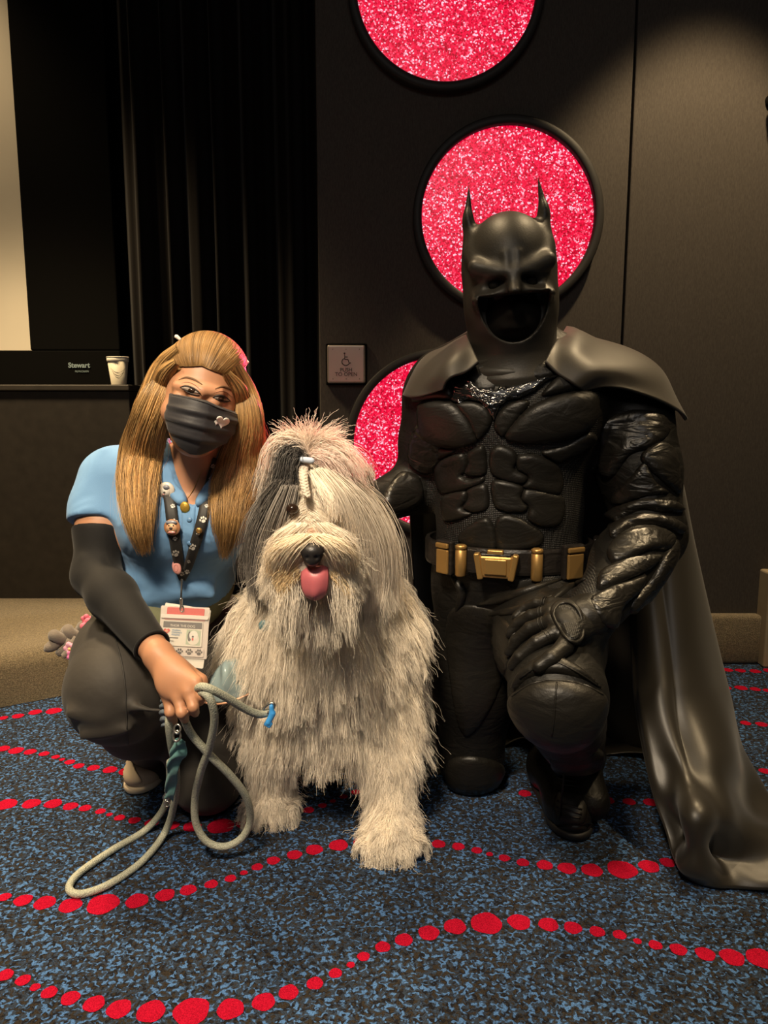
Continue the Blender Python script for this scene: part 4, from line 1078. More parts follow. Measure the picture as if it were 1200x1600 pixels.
# arm sleeve
s = Sdf(0.01); armR(s, .005); s.plane(sR.lerp(eR, .53), (sR - eR).normalized(), .003); s.plane(eR.lerp(wR, .93), (wR - eR).normalized(), .003)
for t_, r in ((.86, .010), (.93, .009), (1.0, .010)):
    p = sR.lerp(eR, t_); s.cone(p + Vector((-.01, -.036, .012)), p + Vector((.035, -.022, -.004)), r * .6, r * .4, .012)
V, Q = s.mesh(0.0038, smooth=2); npart('arm_sleeve', V, Q, M_SLEEVE, woman)
p = eR.lerp(wR, .925); d = (wR - eR).normalized(); a = d.orthogonal().normalized(); b = d.cross(a)
v, f = tube([p + (a * math.cos(x) + b * math.sin(x)) * .0325 for x in np.linspace(0, 2 * math.pi, 32, endpoint=False)], .0032, 8, closed=True); vpart('sleeve_cuff', v, f, M_SLEEVE, woman)
# trousers
def trousers():
    s = Sdf(0.012); legs(s, .013); s.ell(hips, (.166, .136, .115), .06)
    s.ell(kR + Vector((0, .02, -.005)), (.088, .085, .098), .05)
    s.cone(aR + Vector((.0, 0, .06)), aR + Vector((.016, -.015, -.012)), .056, .054, .03)
    for a, b in (((110,1115),(160,1120)), ((210,1105),(258,1112)), ((130,1150),(200,1140))): s.cone(at(*a, 1.335), at(*b, 1.335), .006, .004, .025)
    return s.mesh(0.005, smooth=2)
V, Q = trousers(); V[:, 2] = np.maximum(V[:, 2], 0.004); npart('trousers', V, Q, M_TROUSER, woman); TT = bvh((V, Q))
pts = []
for q in catmull([(178,990,0),(190,1035,0),(196,1080,0),(198,1130,0),(200,1162,0)], 22):
    h = TT.ray_cast(CAMP, ray(q[0], q[1]), 5)
    if h[0] is not None: pts.append(h[0] + h[1] * .0006)
v, f = tube(pts, .0016, 8); vpart('trouser_seam', v, f, mat('seam_dark', (.02, .018, .016), .7), woman)
# olive waistband showing under the shirt
s = Sdf(0.01); torso(s, .008); legs(s, .008); ax = (hips - chest).normalized()
s.plane(at(270, 925, 1.60), -(ax + Vector((0, .2, 0))).normalized(), .003); s.plane(at(265, 996, 1.62), (ax + Vector((0, .2, 0))).normalized(), .003)
V, Q = s.mesh(0.005); npart('waistband', V, Q, mat('olive_cloth', (.15, .155, .085), .8), woman)
# shoe
s = Sdf(0.01); tp = ground(205, 1243); M = Matrix.Translation((tp.x + .004, tp.y + .01, 0)) @ Matrix.Rotation(math.radians(-10), 4, 'Z'); s.M = M
s.ell((0, .05, .032), (.040, .058, .034), .02); s.cone((0, .06, .036), (0, .16, .06), .038, .038, .03); s.plane((0, 0, .014), (0, 0, -1), .002)
V, Q = s.mesh(.0035); M_SHOE = mat('cream_canvas', (.66, .55, .42), .7, bump=(300, .15, .001)); npart('shoe', V, Q, M_SHOE, woman); T = bvh((V, Q))
s = Sdf(0.01); s.M = M; s.ell((0, .05, .01), (.043, .062, .03), .02); s.ell((0, .14, .01), (.040, .07, .03), .02); s.plane((0, 0, .001), (0, 0, -1), .001); s.plane((0, 0, .019), (0, 0, 1), .003)
V, Q = s.mesh(.003); npart('shoe_sole', V, Q, mat('cream_sole', (.70, .60, .47), .6), woman)
v, f, _ = patch(T, [(192,1192),(206,1186),(214,1205),(222,1222),(200,1226),(188,1212)], .003, step=2, edge=4); vpart('shoe_vamp', v, f, M_SHOE, woman)

# ---- face
M_BROW = mat('brow_brown', (.13, .066, .03), .7); M_LASH = mat('lash_dark', (.018, .010, .008), .6); M_EYEW = mat('eye_white', (.30, .24, .20), .2); M_IRIS = mat('iris_brown', (.035, .018, .010), .12)
M_LID = mat('eyelid_skin', (.36, .17, .10), .5)
def almond(poly, iris):
    v, f, _ = patch(WT, poly, .0022, step=1.4, edge=6, base_off=.0006, sink=.003); e = vpart('eye', v, f, M_EYEW, woman); T = bvh((v, f))
    ring = [(iris[0] + iris[2] * math.cos(a), iris[1] + iris[3] * math.sin(a)) for a in np.linspace(0, 6.283, 18, endpoint=False)]
    v, f, _ = patch(T, ring, .0007, step=1.2, edge=3, base_off=.0003, sink=.0005); o = obj('iris', v, f, M_IRIS); o.parent = e
almond([(283,606),(290,604),(299,606.2),(307,610.5),(313,615),(304,614.3),(294,611.5),(287,608.5)], (299.3,609.8,5.6,3.6))
almond([(333,621.5),(341,618.6),(350,620.5),(359,626.5),(350,626.6),(341,624.8)], (346.5,622.6,5.6,3.4))
def trace(name, path, r, m, lift=.0005, tree=WT, root=woman, taper=True, n=16):
    pts = []
    for q in catmull([(x, y, 0) for x, y in path], n):
        h = tree.ray_cast(CAMP, ray(q[0], q[1]), 5)
        if h[0] is not None: pts.append(h[0] - ray(q[0], q[1]) * lift)
    k = len(pts)
    if k < 3: return None
    v, f = tube(pts, [r * (math.sin(math.pi * (i + .7) / (k + .6)) ** .6 if taper else 1) for i in range(k)], 8); return vpart(name, v, f, m, root)
trace('eyebrow', [(279,594),(291,590),(304,593.5),(316,601)], .0026, M_BROW, .000); trace('eyebrow', [(336,608),(347,604.5),(358,607),(366,614)], .0024, M_BROW, .000)
trace('eyelash', [(281,605),(290,603),(300,605.5),(308,610.5),(314,616)], .0018, M_LASH, .0015); trace('eyelash', [(332,621),(341,617.8),(351,619.6),(361,627.5)], .0018, M_LASH, .0015)
trace('eyelash', [(287,609),(296,614),(306,617),(312,617)], .0013, M_LASH, .0012); trace('eyelash', [(335,622),(345,627),(354,628),(359,627)], .0013, M_LASH, .0012)
trace('eyelid', [(283,599),(293,597),(304,601),(313,609)], .0012, M_LID, .0); trace('eyelid', [(334,614),(345,611),(354,613),(362,620)], .0012, M_LID, .0)
# mask with pleats
M_MASK = mat('black_mask', (.022, .021, .025), .55, spec=.35, bump=(240, .2, .001), sheen=.1)
def mask_h(x, y, d):
    cx = 322 - (y - 628) * .22; t = abs(x - cx) / 55.0
    ridge = .012 * max(0, 1 - t) + .004
    yy = y - .22 * (x - cx)
    pl = 0
    for y0, a in ((651, .0030), (667, .0030), (683, .0026)):
        u = yy - y0; pl += a * math.exp(-((u + 3.2) / 3.6) ** 2) - .5 * a * math.exp(-((u - 2.6) / 2.6) ** 2)
    return (ridge + pl) * min(1, d / 7.0)
mpoly = [(266,614),(285,618),(304,622),(321,626),(340,634),(358,640),(372,645),(370,662),(363,680),(348,694),(330,702),(312,707),(297,706),(281,697),(268,680),(260,660),(258,646),(264,630)]
s = Sdf(); s.M = WH; s.ell((0, -.026, -.042), (.0685, .076, .098), 0); s.ell((0, -.085, -.035), (.022, .026, .034), .05); V, Q = s.mesh(.004, smooth=2); PT = bvh((V, Q))
v, f, (P2, top, NN) = patch(PT, mpoly, .004, step=1.5, edge=5, hfun=mask_h, sink=.002, round_poly=False); mk = vpart('face_mask', v, f, M_MASK, woman); mk['label'] = 'black pleated face mask with white hearts'
MKT = bvh((v, f))
def flat(name, tree, poly, m, root_or_parent, lift=.0008, th=.0006, step=1.6):
    """thin printed shape lying on a surface"""
    V, F, _ = patch(tree, poly, th, step=step, edge=.8, base_off=lift, sink=-lift * .5, round_poly=False); o = obj(name, V, F, m); o.parent = root_or_parent; return o
def heart(cx, cy, r, rot=0.0):
    out = []
    for k in range(24):
        t = 2 * math.pi * k / 24; x = 16 * math.sin(t) ** 3; y = -(13 * math.cos(t) - 5 * math.cos(2 * t) - 2 * math.cos(3 * t) - math.cos(4 * t))
        x, y = x * math.cos(rot) - y * math.sin(rot), x * math.sin(rot) + y * math.cos(rot); out.append((cx + x * r / 16, cy + y * r / 16))
    return out
M_WPRINT = mat('white_print', (.80, .76, .72), .6)
flat('printed_heart', MKT, heart(347.5, 659, 10.5, .25), M_WPRINT, mk); flat('printed_heart', MKT, heart(338.5, 660, 4.2, .3), M_WPRINT, mk)
trace('mask_band', [(265,616),(284,620),(303,624),(321,629),(340,637),(357,643),(371,648)], .0012, M_MASK, .0008, MKT, taper=False)
M_LOOP = mat('ear_loop_white', (.75, .72, .68), .7)
v, f = tube(catmull([at(266,616,1.452), at(261,606,1.49), at(257,598,1.515)], 10), .0013, 6); vpart('ear_loop', v, f, M_LOOP, woman)
v, f = tube(catmull([at(260,652,1.455), at(256,644,1.485), at(253,632,1.515)], 10), .0013, 6); vpart('ear_loop', v, f, M_LOOP, woman)
v, f = tube([at(253,634,1.497) + Vector((.005 * math.cos(a), 0, .006 * math.sin(a))) for a in np.linspace(0, 6.283, 18, endpoint=False)], .0013, 6, closed=True); vpart('earring', v, f, M_GOLD, woman)

# ---- hair
def strands(name, P, rad, tint, m, parent, tipf=0.25):
    """P: k x n x 3 strand points; tint k x 4"""
    k, n = P.shape[:2]; c = bpy.data.hair_curves.new(name); c.add_curves([n] * k)
    c.attributes['position'].data.foreach_set('vector', P.astype(np.float32).ravel())
    a = c.attributes.get('radius') or c.attributes.new('radius', 'FLOAT', 'POINT')
    prof = np.linspace(1, tipf, n)[None] * np.asarray(rad).reshape(-1, 1) * np.ones((k, 1)); a.data.foreach_set('value', prof.astype(np.float32).ravel())
    t = c.attributes.new('tint', 'FLOAT_COLOR', 'CURVE'); t.data.foreach_set('color', tint.astype(np.float32).ravel())
    o = bpy.data.objects.new(name, c); COL.objects.link(o); c.materials.append(m); o.parent = parent; return o
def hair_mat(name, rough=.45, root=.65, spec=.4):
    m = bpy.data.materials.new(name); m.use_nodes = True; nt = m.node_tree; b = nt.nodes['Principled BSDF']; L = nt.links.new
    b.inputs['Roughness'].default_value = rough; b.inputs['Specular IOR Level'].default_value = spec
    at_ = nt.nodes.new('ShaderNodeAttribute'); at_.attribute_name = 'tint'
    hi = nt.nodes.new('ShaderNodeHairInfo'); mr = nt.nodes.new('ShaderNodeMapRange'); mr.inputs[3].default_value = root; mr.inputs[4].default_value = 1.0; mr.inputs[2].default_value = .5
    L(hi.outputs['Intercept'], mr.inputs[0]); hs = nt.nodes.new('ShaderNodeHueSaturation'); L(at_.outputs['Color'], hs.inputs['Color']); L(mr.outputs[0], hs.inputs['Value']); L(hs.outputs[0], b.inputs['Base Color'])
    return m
def on_s(px, py, lift): 
    h = ST.ray_cast(CAMP, ray(px, py), 5)
    return h[0] - ray(px, py) * lift
def woman_hair():
    hm = np.array(WH)
    s = Sdf(0.01); s.M = WH
    # cap of hair on the skull, cut away over the face
    s.ell((0, .016, .030), (.0795, .097, .0905), .02)
    s.cone((-.055, .02, .0), (-.075, .02, -.06), .036, .034, .03); s.cone((.055, .02, .0), (.072, .02, -.06), .034, .030, .03); s.cone((0, .06, 0), (0, .075, -.12), .06, .05, .03)
    s.ell((0, -.105, -.040), (.068, .072, .126), .010, 's')
    s.M = Matrix.Identity(4)
    LL = [at(259,596,1.50), at(240,645,1.485), on_s(223,705,.03), on_s(217,760,.024), on_s(219,815,.016), on_s(227,862,.010)]; LR = [.022, .029, .033, .029, .020, .006]
    RR = [at(377,602,1.52), at(387,655,1.50), on_s(376,715,.026), on_s(366,765,.022), on_s(358,815,.016), on_s(352,868,.010)]; RRr = [.014, .022, .033, .034, .024, .005]
    for PP, RQ in ((LL, LR), (RR, RRr)):
        C = catmull(PP, 14); rr = np.interp(np.linspace(0, 1, 14), np.linspace(0, 1, len(RQ)), RQ) * .60
        s.limb([(Vector(C[i]), float(rr[i])) for i in range(11)], .012)
    V, Q = s.mesh(.0034, smooth=2); hb = npart('hair', V, Q, M_HAIRB, woman)
    # strands
    allP, tint, rad = [], [], []; rg = np.random.default_rng(5); n = 16
    def lock(path, radii, count, widen=1.25, front=.9):
        C = catmull(path, n); Rr = np.interp(np.linspace(0, 1, n), np.linspace(0, 1, len(radii)), radii)
        T = np.gradient(C, axis=0); T /= np.linalg.norm(T, axis=1, keepdims=True); side = np.cross(T, np.array([0, -1.0, 0])); side /= np.linalg.norm(side, axis=1, keepdims=True); fr = np.cross(side, T); fr *= np.sign(-fr[:, 1:2] + 1e-9)
        a = rg.uniform(-1.0, 1.0, count); dep = np.sqrt(np.maximum(0, 1 - a ** 2)) * rg.uniform(.75, 1.05, count)
        wob = rg.normal(0, 1, (count, 3)); t = np.linspace(0, 1, n)[None]
        cl = np.round(a * 7 + rg.normal(0, .3, count)) / 7; a2 = a[:, None] * (1 - .55 * t) + cl[:, None] * .55 * t
        a2 = a2 * widen + .16 * np.sin(t * (5 + 2 * wob[:, :1]) + wob[:, 1:2] * 3) * t + .10 * np.sin(t * 11 + cl[:, None] * 9) * t + .35 * wob[:, 2:3] * np.clip(t - .55, 0, 1)
        P = C[None] + side[None] * (a2 * Rr[None])[..., None] + fr[None] * (dep[:, None] * Rr[None])[..., None]
        P = P + np.cumsum(rg.normal(0, .0011, (count, n, 3)), 1) * t[..., None] + np.sin(t * 7 + wob[:, 2:3] * 6)[..., None] * side[None] * .004 * t[..., None]
        end = rg.uniform(.66, 1.04, count) ; end = np.minimum(end, 1.0); idx = np.linspace(0, 1, n)[None] * end[:, None] * (n - 1); i0 = np.minimum(idx.astype(int), n - 2); u = (idx - i0)[..., None]
        P = np.take_along_axis(P, i0[..., None].repeat(3, 2), 1) * (1 - u) + np.take_along_axis(P, (i0 + 1)[..., None].repeat(3, 2), 1) * u
        allP.append(P); v = rg.uniform(.35, 1.6, count)[:, None]; hsh = np.modf(np.abs(np.sin(cl * 37.7 + 3 * len(allP)) * 43.7))[0][:, None]; col = np.array([.56, .335, .13])[None] * v * (.55 + .8 * hsh); tint.append(np.hstack([col, np.ones((count, 1))])); rad.append(rg.uniform(.00030, .00065, count))
    lock(LL, [r * 1.05 for r in LR], 1500); lock(RR, [r * 1.05 for r in RRr], 1400)
    up = Vector((0, 0, 0))
    lock([WH @ Vector((-.045, -.045, .085)), WH @ Vector((-.078, -.01, .04)), at(243,640,1.50), on_s(222,710,.03), on_s(214,770,.022), on_s(222,840,.012)], [.012, .02, .03, .026, .018, .006], 900)
    lock([WH @ Vector((.055, -.045, .075)), WH @ Vector((.079, -.01, .03)), at(390,650,1.52), on_s(392,720,.03), on_s(388,770,.02), on_s(372,850,.012)], [.010, .016, .024, .024, .02, .006], 700)
    # hair swept from the temples over the ears
    lock([WH @ Vector((-.046, -.072, .062)), WH @ Vector((-.068, -.042, .036)), WH @ Vector((-.080, -.010, .0)), at(244,655,1.485), on_s(232,710,.032), on_s(224,770,.026)], [.006, .014, .018, .020, .020, .008], 700)
    lock([WH @ Vector((.046, -.072, .058)), WH @ Vector((.068, -.042, .030)), WH @ Vector((.080, -.012, -.005)), at(388,668,1.50), on_s(380,720,.03), on_s(372,780,.024)], [.006, .013, .016, .018, .018, .008], 700)
    # combed back top
    cnt = 2600; ph = rg.uniform(-1.25, 1.25, cnt); st = rg.uniform(-.15, .12, cnt); t = np.linspace(0, 1, n)[None]
    el0 = .34 + .24 * (np.abs(ph) / 1.25) ** 2.5; ang = (el0[:, None] + st[:, None] * 0 + (2.6 - el0[:, None]) * t) ; lift = .985 + .035 * np.clip(t * 6, 0, 1) + rg.uniform(.0, .035, cnt)[:, None] * np.sin(np.pi * t)
    az = ph[:, None] * (1 - .25 * t) + rg.normal(0, .02, (cnt, 1))
    X = .084 * np.sin(az) * np.clip(np.sin(ang) * 1.05, .2, 1) ** .8; Yl = .016 - .101 * np.cos(ang) * np.cos(az * .55); Zl = .032 + .093 * np.sin(ang) * np.cos(az * .75) - .01 * np.abs(az)
    # keep on the cap
    q = np.stack([X / .083, (Yl - .016) / .100, (Zl - .032) / .092], -1); q /= np.linalg.norm(q, axis=-1, keepdims=True); q *= lift[..., None]
    Pl = np.stack([q[..., 0] * .083, q[..., 1] * .100 + .016, q[..., 2] * .092 + .032, np.ones_like(X)], -1) @ hm.T
    allP.append(Pl[..., :3]); v = rg.uniform(.35, 1.4, cnt)[:, None]; tint.append(np.hstack([np.array([.44, .25, .095])[None] * v, np.ones((cnt, 1))])); rad.append(rg.uniform(.0004, .0008, cnt))
    # stray hairs
    for (path, k_) in (([at(262,590,1.52), at(232,640,1.53), at(208,700,1.53), at(196,760,1.52), at(200,800,1.51)], 70), ([at(378,600,1.53), at(398,660,1.54), at(412,700,1.56), at(425,740,1.57)], 70)):
        C = catmull(path, n); o = rg.normal(0, .010, (k_, 1, 3)) * np.linspace(.2, 1.3, n)[None, :, None] + rg.normal(0, .006, (k_, 1, 3)); allP.append(C[None] + o)
        tint.append(np.tile([.58, .36, .16, 1], (k_, 1))); rad.append(np.full(k_, .00022))
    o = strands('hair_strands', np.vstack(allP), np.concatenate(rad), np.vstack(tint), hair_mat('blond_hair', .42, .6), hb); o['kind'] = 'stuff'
    # white clips on the crown
    for p in ((276,526,1.50), (382,562,1.53)):
        s = Sdf(); s.cone(at(*p), at(p[0] + 5, p[1] + 4, p[2]), .0042, .003, 0); V, Q = s.mesh(.0012); npart('hair_clip', V, Q, M_WPRINT, woman)
woman_hair()
# necklace
nk = [on_s(x, y, .002) for x, y in catmull([(272,735,0),(280,762,0),(289,782,0)], 12)[:, :2]] + [on_s(x, y, .002) for x, y in catmull([(290,782,0),(302,765,0),(316,735,0)], 12)[:, :2]]
v, f = tube(nk, .0008, 6); nko = vpart('necklace', v, f, M_GOLD, woman)
pc = on_s(289, 792, .008); v, f = lathe([(0, .004), (.006, .0035), (.0095, .0015), (.0095, 0), (0, 0)], 20, False)
o = obj('pendant', [pc + Vector((x, -z, y * 1.15 - .001 * (y < 0))) for x, y, z in v], f, mat('yellow_gold', (.62, .40, .07), .35, .6, bump=(300, .4, .002))); o.parent = nko
# ================================================================== SHEEPDOG
dog = thing('dog', 'shaggy white and grey sheepdog sitting with tongue out and a tied topknot', 'dog', (at(505, 1100, 1.6).x, 1.62, 0))
M_FURB = mat('fur_base', (.66, .58, .48), .9, bump=(90, .5, .006), vary=(14, .2)); M_FURG = mat('fur_base_grey', (.09, .085, .08), .9, bump=(90, .5, .006))
pawL, pawR = ground(419, 1296), ground(611, 1352)
D_HEAD = at(492, 808, 1.415)
def dog_sdf(b=0.0):
    s = Sdf(0.10)
    s.ell(at(506, 1000, 1.575), (.168 - b, .165 - b, .165 - b), .06); s.ell(at(500, 905, 1.555), (.132 - b, .12 - b, .12 - b), .06); s.ell(at(512, 1090, 1.585), (.145 - b, .14 - b, .10 - b), .05)
    s.ell(at(520, 985, 1.88), (.165 - b, .22, .19 - b), .08); s.ell((at(530, 1100, 2.02).x, 2.02, .17), (.20 - b, .18, .165), .08)
    s.ell(at(634, 1130, 1.83), (.075 - b, .13, .125 - b), .05); s.ell(at(392, 1130, 1.84), (.075 - b, .13, .12 - b), .05)
    s.ell(at(590, 965, 1.57), (.085 - b, .10, .115 - b), .06); s.ell(at(416, 985, 1.585), (.080 - b, .10, .105 - b), .06)
    s.ell(at(497, 965, 1.47), (.112 - b, .092 - b, .112 - b), .06)
    # fore legs
    s.limb([(at(428, 1060, 1.575), .066 - b), (at(424, 1170, 1.565), .056 - b), (Vector((pawL.x + .004, pawL.y + .075, .07)), .050 - b)], .04)
    s.ell(Vector((pawL.x, pawL.y + .065, .036)), (.056 - b * .6, .064, .042), .03)
    s.limb([(at(592, 1050, 1.56), .078 - b), (at(606, 1180, 1.515), .064 - b), (Vector((pawR.x + .004, pawR.y + .085, .075)), .057 - b)], .04)
    s.ell(Vector((pawR.x, pawR.y + .072, .040)), (.066 - b * .6, .072, .046), .03)
    for p, w_ in ((pawL, .056), (pawR, .066)):
        for k in (-1.5, -.5, .5, 1.5): s.ell(Vector((p.x + k * w_ * .5, p.y + .018 + .008 * abs(k), .022)), (w_ * .30, .030, .022), .012)
    # head
    s.ell(D_HEAD + Vector((0, .01, .01)), (.096 - b, .105, .094 - b), .03)
    s.ell(at(488, 872, 1.325), (.062, .075, .046), .04); s.ell(at(455, 882, 1.315), (.036, .045, .036), .02); s.ell(at(522, 882, 1.315), (.036, .045, .036), .02)
    s.ell(at(491, 915, 1.345), (.040, .045, .022), .02)
    s.limb([(at(436, 757, 1.44), .034), (at(422, 820, 1.44), .028), (at(424, 890, 1.445), .018)], .03)
    s.limb([(at(548, 752, 1.44), .036), (at(566, 830, 1.45), .034), (at(576, 900, 1.47), .026)], .03)
    s.ell(at(482, 742, 1.415), (.052, .055, .030), .03)
    return s
DS = dog_sdf(.022); DF, DL, DH = DS.grid(.0065)
DV, DQ = nets(DF, DL, DH, 2)
DV[:, 2] = np.maximum(DV[:, 2], .003)
dbody = npart('body', DV, DQ, [M_FURB, M_FURG], dog)
cen = DV[DQ].mean(1)
dbody.data.polygons.foreach_set('material_index', ((cen[:, 1] > 1.72) | ((cen[:, 0] < D_HEAD.x - .03) & (cen[:, 2] > D_HEAD.z - .10) & (cen[:, 1] < 1.56) & (cen[:, 1] > D_HEAD.y - .07))).astype(np.int32))
DT = bvh((DV, DQ))
def tri(F, L, h, P):
    """trilinear sample of the distance grid, with gradient"""
    q = (P - L) / h; n = np.array(F.shape); q = np.clip(q, 0, n - 2.001); i = q.astype(int); u = q - i
    c = [[[F[i[..., 0] + a, i[..., 1] + b, i[..., 2] + d] for d in (0, 1)] for b in (0, 1)] for a in (0, 1)]
    x, y, z = u[..., 0], u[..., 1], u[..., 2]
    l = lambda a, b, t: a + (b - a) * t
    f = l(l(l(c[0][0][0], c[1][0][0], x), l(c[0][1][0], c[1][1][0], x), y), l(l(c[0][0][1], c[1][0][1], x), l(c[0][1][1], c[1][1][1], x), y), z)
    gx = l(l(c[1][0][0] - c[0][0][0], c[1][1][0] - c[0][1][0], y), l(c[1][0][1] - c[0][0][1], c[1][1][1] - c[0][1][1], y), z)
    gy = l(l(c[0][1][0] - c[0][0][0], c[1][1][0] - c[1][0][0], x), l(c[0][1][1] - c[0][0][1], c[1][1][1] - c[1][0][1], x), z)
    gz = l(l(c[0][0][1] - c[0][0][0], c[1][0][1] - c[1][0][0], x), l(c[0][1][1] - c[0][1][0], c[1][1][1] - c[1][1][0], x), y)
    g = np.stack([gx, gy, gz], -1); g /= np.linalg.norm(g, axis=-1, keepdims=True) + 1e-9
    return f, g
NOSE = at(488, 866, 1.235); EYE_L, EYE_R = at(457, 795, 1.318), at(519, 797, 1.330); TIE = at(480, 719, 1.375)
def dog_fur():
    rg = np.random.default_rng(11)
    tris = np.vstack([DQ[:, [0, 1, 2]], DQ[:, [0, 2, 3]]]); A, B, C = DV[tris[:, 0]], DV[tris[:, 1]], DV[tris[:, 2]]
    nrm = np.cross(B - A, C - A); ar = np.linalg.norm(nrm, axis=1); nrm /= ar[:, None] + 1e-12
    cc = (A + B + C) / 3
    head = (np.linalg.norm((cc - np.array(D_HEAD)) / np.array([.15, .19, .14]), axis=1) < 1) & (cc[:, 1] < 1.53)
    wgt = ar * np.where(head, 2.4, 1.0) * np.where(cc[:, 1] > 1.78, .35, 1.0) * np.where(cc[:, 2] < .02, .15, 1) * np.where(nrm[:, 1] > .6, .3, 1)
    N = 7400; pick = rg.choice(len(tris), N, p=wgt / wgt.sum()); r1, r2 = np.sqrt(rg.random(N)), rg.random(N)
    P0 = (1 - r1)[:, None] * A[pick] + (r1 * (1 - r2))[:, None] * B[pick] + (r1 * r2)[:, None] * C[pick]; n0 = nrm[pick]
    hd = np.array(D_HEAD); rel = P0 - hd
    ishead = (np.linalg.norm(rel / np.array([.15, .19, .14]), axis=1) < 1) & (P0[:, 1] < 1.53)
    nose = np.array(NOSE); dn = P0 - nose
    muz = ishead & (np.abs(dn[:, 0]) < .085) & (P0[:, 1] < 1.355) & (dn[:, 2] < .035) & (dn[:, 2] > -.075)
    legm = (~ishead) & (P0[:, 2] < .22) & (P0[:, 1] < 1.68)
    paw = (~ishead) & (P0[:, 2] < .085) & (P0[:, 1] < 1.68)
    rear = P0[:, 1] > 1.70
    crown = ishead & (rel[:, 2] > .045)
    # keep the nose, the eyes and the mouth free
    keep = (np.linalg.norm(P0 - (nose + np.array([0, .012, 0])), axis=1) > .027) & ~((np.abs(dn[:, 0]) < .026) & (dn[:, 2] < -.018) & (dn[:, 2] > -.085) & (P0[:, 1] < 1.36))
    for E in (EYE_L,): keep &= np.linalg.norm((P0 - np.array(E)) * np.array([1, .5, 1]), axis=1) > .016
    P0, n0, rel, dn = P0[keep], n0[keep], rel[keep], dn[keep]; ishead, muz, legm, paw, rear, crown = (m[keep] for m in (ishead, muz, legm, paw, rear, crown)); N = len(P0)
    down = np.tile([0, 0, -1.0], (N, 1))
    # combing direction
    comb = down.copy()
    sx = np.sign(rel[:, 0] + .006 + 1e-6); a = np.clip(np.abs(rel[:, 0]) / .07, 0, 1)
    hs = ishead & ~muz
    comb[hs] = np.stack([sx * (.75 - .72 * a), .20 - .1 * a, -.55 - .6 * a], 1)[hs]
    ms = np.sign(dn[:, 0] + 1e-6)
    comb[muz] = np.stack([ms * (.75 - 4 * np.abs(dn[:, 0])), .25 + 0 * a, -.75 + 0 * a], 1)[muz]
    tie = np.array(TIE); tt = tie - P0
    comb[crown] = (tt / (np.linalg.norm(tt, axis=1, keepdims=True) + 1e-6))[crown] * 1.2 + np.stack([0 * a, 0 * a, .1 + 0 * a], 1)[crown]
    chestm = ~ishead & ~legm & ~rear
    cx = at(500, 1000, 1.5).x
    comb[chestm] = np.stack([np.clip((P0[:, 0] - cx) * 2.2, -.6, .6), -.15 + 0 * a, -1 + 0 * a], 1)[chestm]
    comb /= np.linalg.norm(comb, axis=1, keepdims=True)
    Ln = np.full(N, .095); Ln[ishead] = .085; Ln[hs & (np.abs(rel[:, 0]) > .05)] = .120; Ln[ishead & (rel[:, 2] < -.055)] = .055; Ln[muz] = .046; Ln[legm] = .060; Ln[paw] = .038; Ln[crown] = .055; Ln[rear] = .08
    Ln *= rg.uniform(.7, 1.25, N); Ln = np.where(crown, np.minimum(Ln, .9 * np.linalg.norm(tt, axis=1)), Ln)
    up = np.full(N, .50); up[ishead] = .10; up[muz] = .20; up[legm] = .50; up[paw] = .40; up[crown] = .03
    n = 11; step = Ln / (n - 1); P = np.zeros((N, n, 3)); P[:, 0] = P0; d = n0 * up[:, None] + comb * .7 + rg.normal(0, 1, (N, 3)) * np.where(ishead, .07, .16)[:, None]; d /= np.linalg.norm(d, axis=1, keepdims=True)
    wv = rg.normal(0, 1, (N, 3)); ph = rg.uniform(0, 6.28, N); fq = rg.uniform(.55, 1.0, N); amp = np.where(ishead, .045, np.where(legm, .10, .20))
    margin = .004 + .010 * rg.random(N)
    for k in range(1, n):
        pull = np.where(muz, .28, .22)
        d = d + comb * pull[:, None] + down * .05 + np.cross(d, wv) * (amp * np.sin(ph + fq * k * 1.3))[:, None]
        d /= np.linalg.norm(d, axis=1, keepdims=True)
        q = P[:, k - 1] + d * step[:, None]
        f, g = tri(DF, DL, DH, q); m = np.maximum(0, margin * (k / n) + .0015 - f)[:, None]
        q = q + g * np.minimum(m, .02); q[:, 2] = np.maximum(q[:, 2], .002); P[:, k] = q
    # colour
    col = np.tile([.90, .81, .68], (N, 1)) * rg.uniform(.78, 1.15, N)[:, None]
    grey = np.array([.13, .12, .11])
    gm = np.zeros(N)
    gm = np.maximum(gm, np.where(ishead & ~muz, np.clip((-rel[:, 0] - .020) / .018, 0, 1) * np.clip((.055 - rel[:, 2] + .02) / .02, 0, 1), 0))
    low = np.clip((rel[:, 2] + .12) / .05, 0, 1); gm = np.where(ishead & ~muz, gm * low, gm)
    gm = np.maximum(gm, np.clip((P0[:, 1] - 1.64) / .07, 0, 1) * (~ishead))
    gm = np.maximum(gm, .55 * np.clip((.20 - P0[:, 2]) / .03, 0, 1) * np.clip((P0[:, 2] - .12) / .03, 0, 1) * (P0[:, 1] > 1.60) * (~ishead))
    mixr = np.clip(gm + rg.normal(0, .22, N) * (gm > .02), 0, 1)[:, None]
    gv = grey[None] * rg.uniform(.6, 2.6, N)[:, None]
    col = col * (1 - mixr) + gv * mixr
    warm = muz & (np.linalg.norm(dn, axis=1) < .065) & (dn[:, 2] < .0); col[warm] *= np.array([1.0, .86, .62])
    bridge = muz & (np.abs(dn[:, 0]) < .016) & (dn[:, 2] > .0); col[bridge] *= np.array([1.05, .88, .82])
    # children gathered round each guide, drawn together towards the tip
    Kc = 19; off = rg.normal(0, 1, (N, Kc, 3)); off -= (off * n0[:, None]).sum(-1, keepdims=True) * n0[:, None] * .8
    spread = np.where(ishead, .0058, np.where(paw, .0055, .0085)); spread[muz] = .0048
    t = np.linspace(0, 1, n)[None, None, :, None]
    cl = np.clip(rg.normal(.5, .24, (N, 1, 1, 1)), .0, .92)
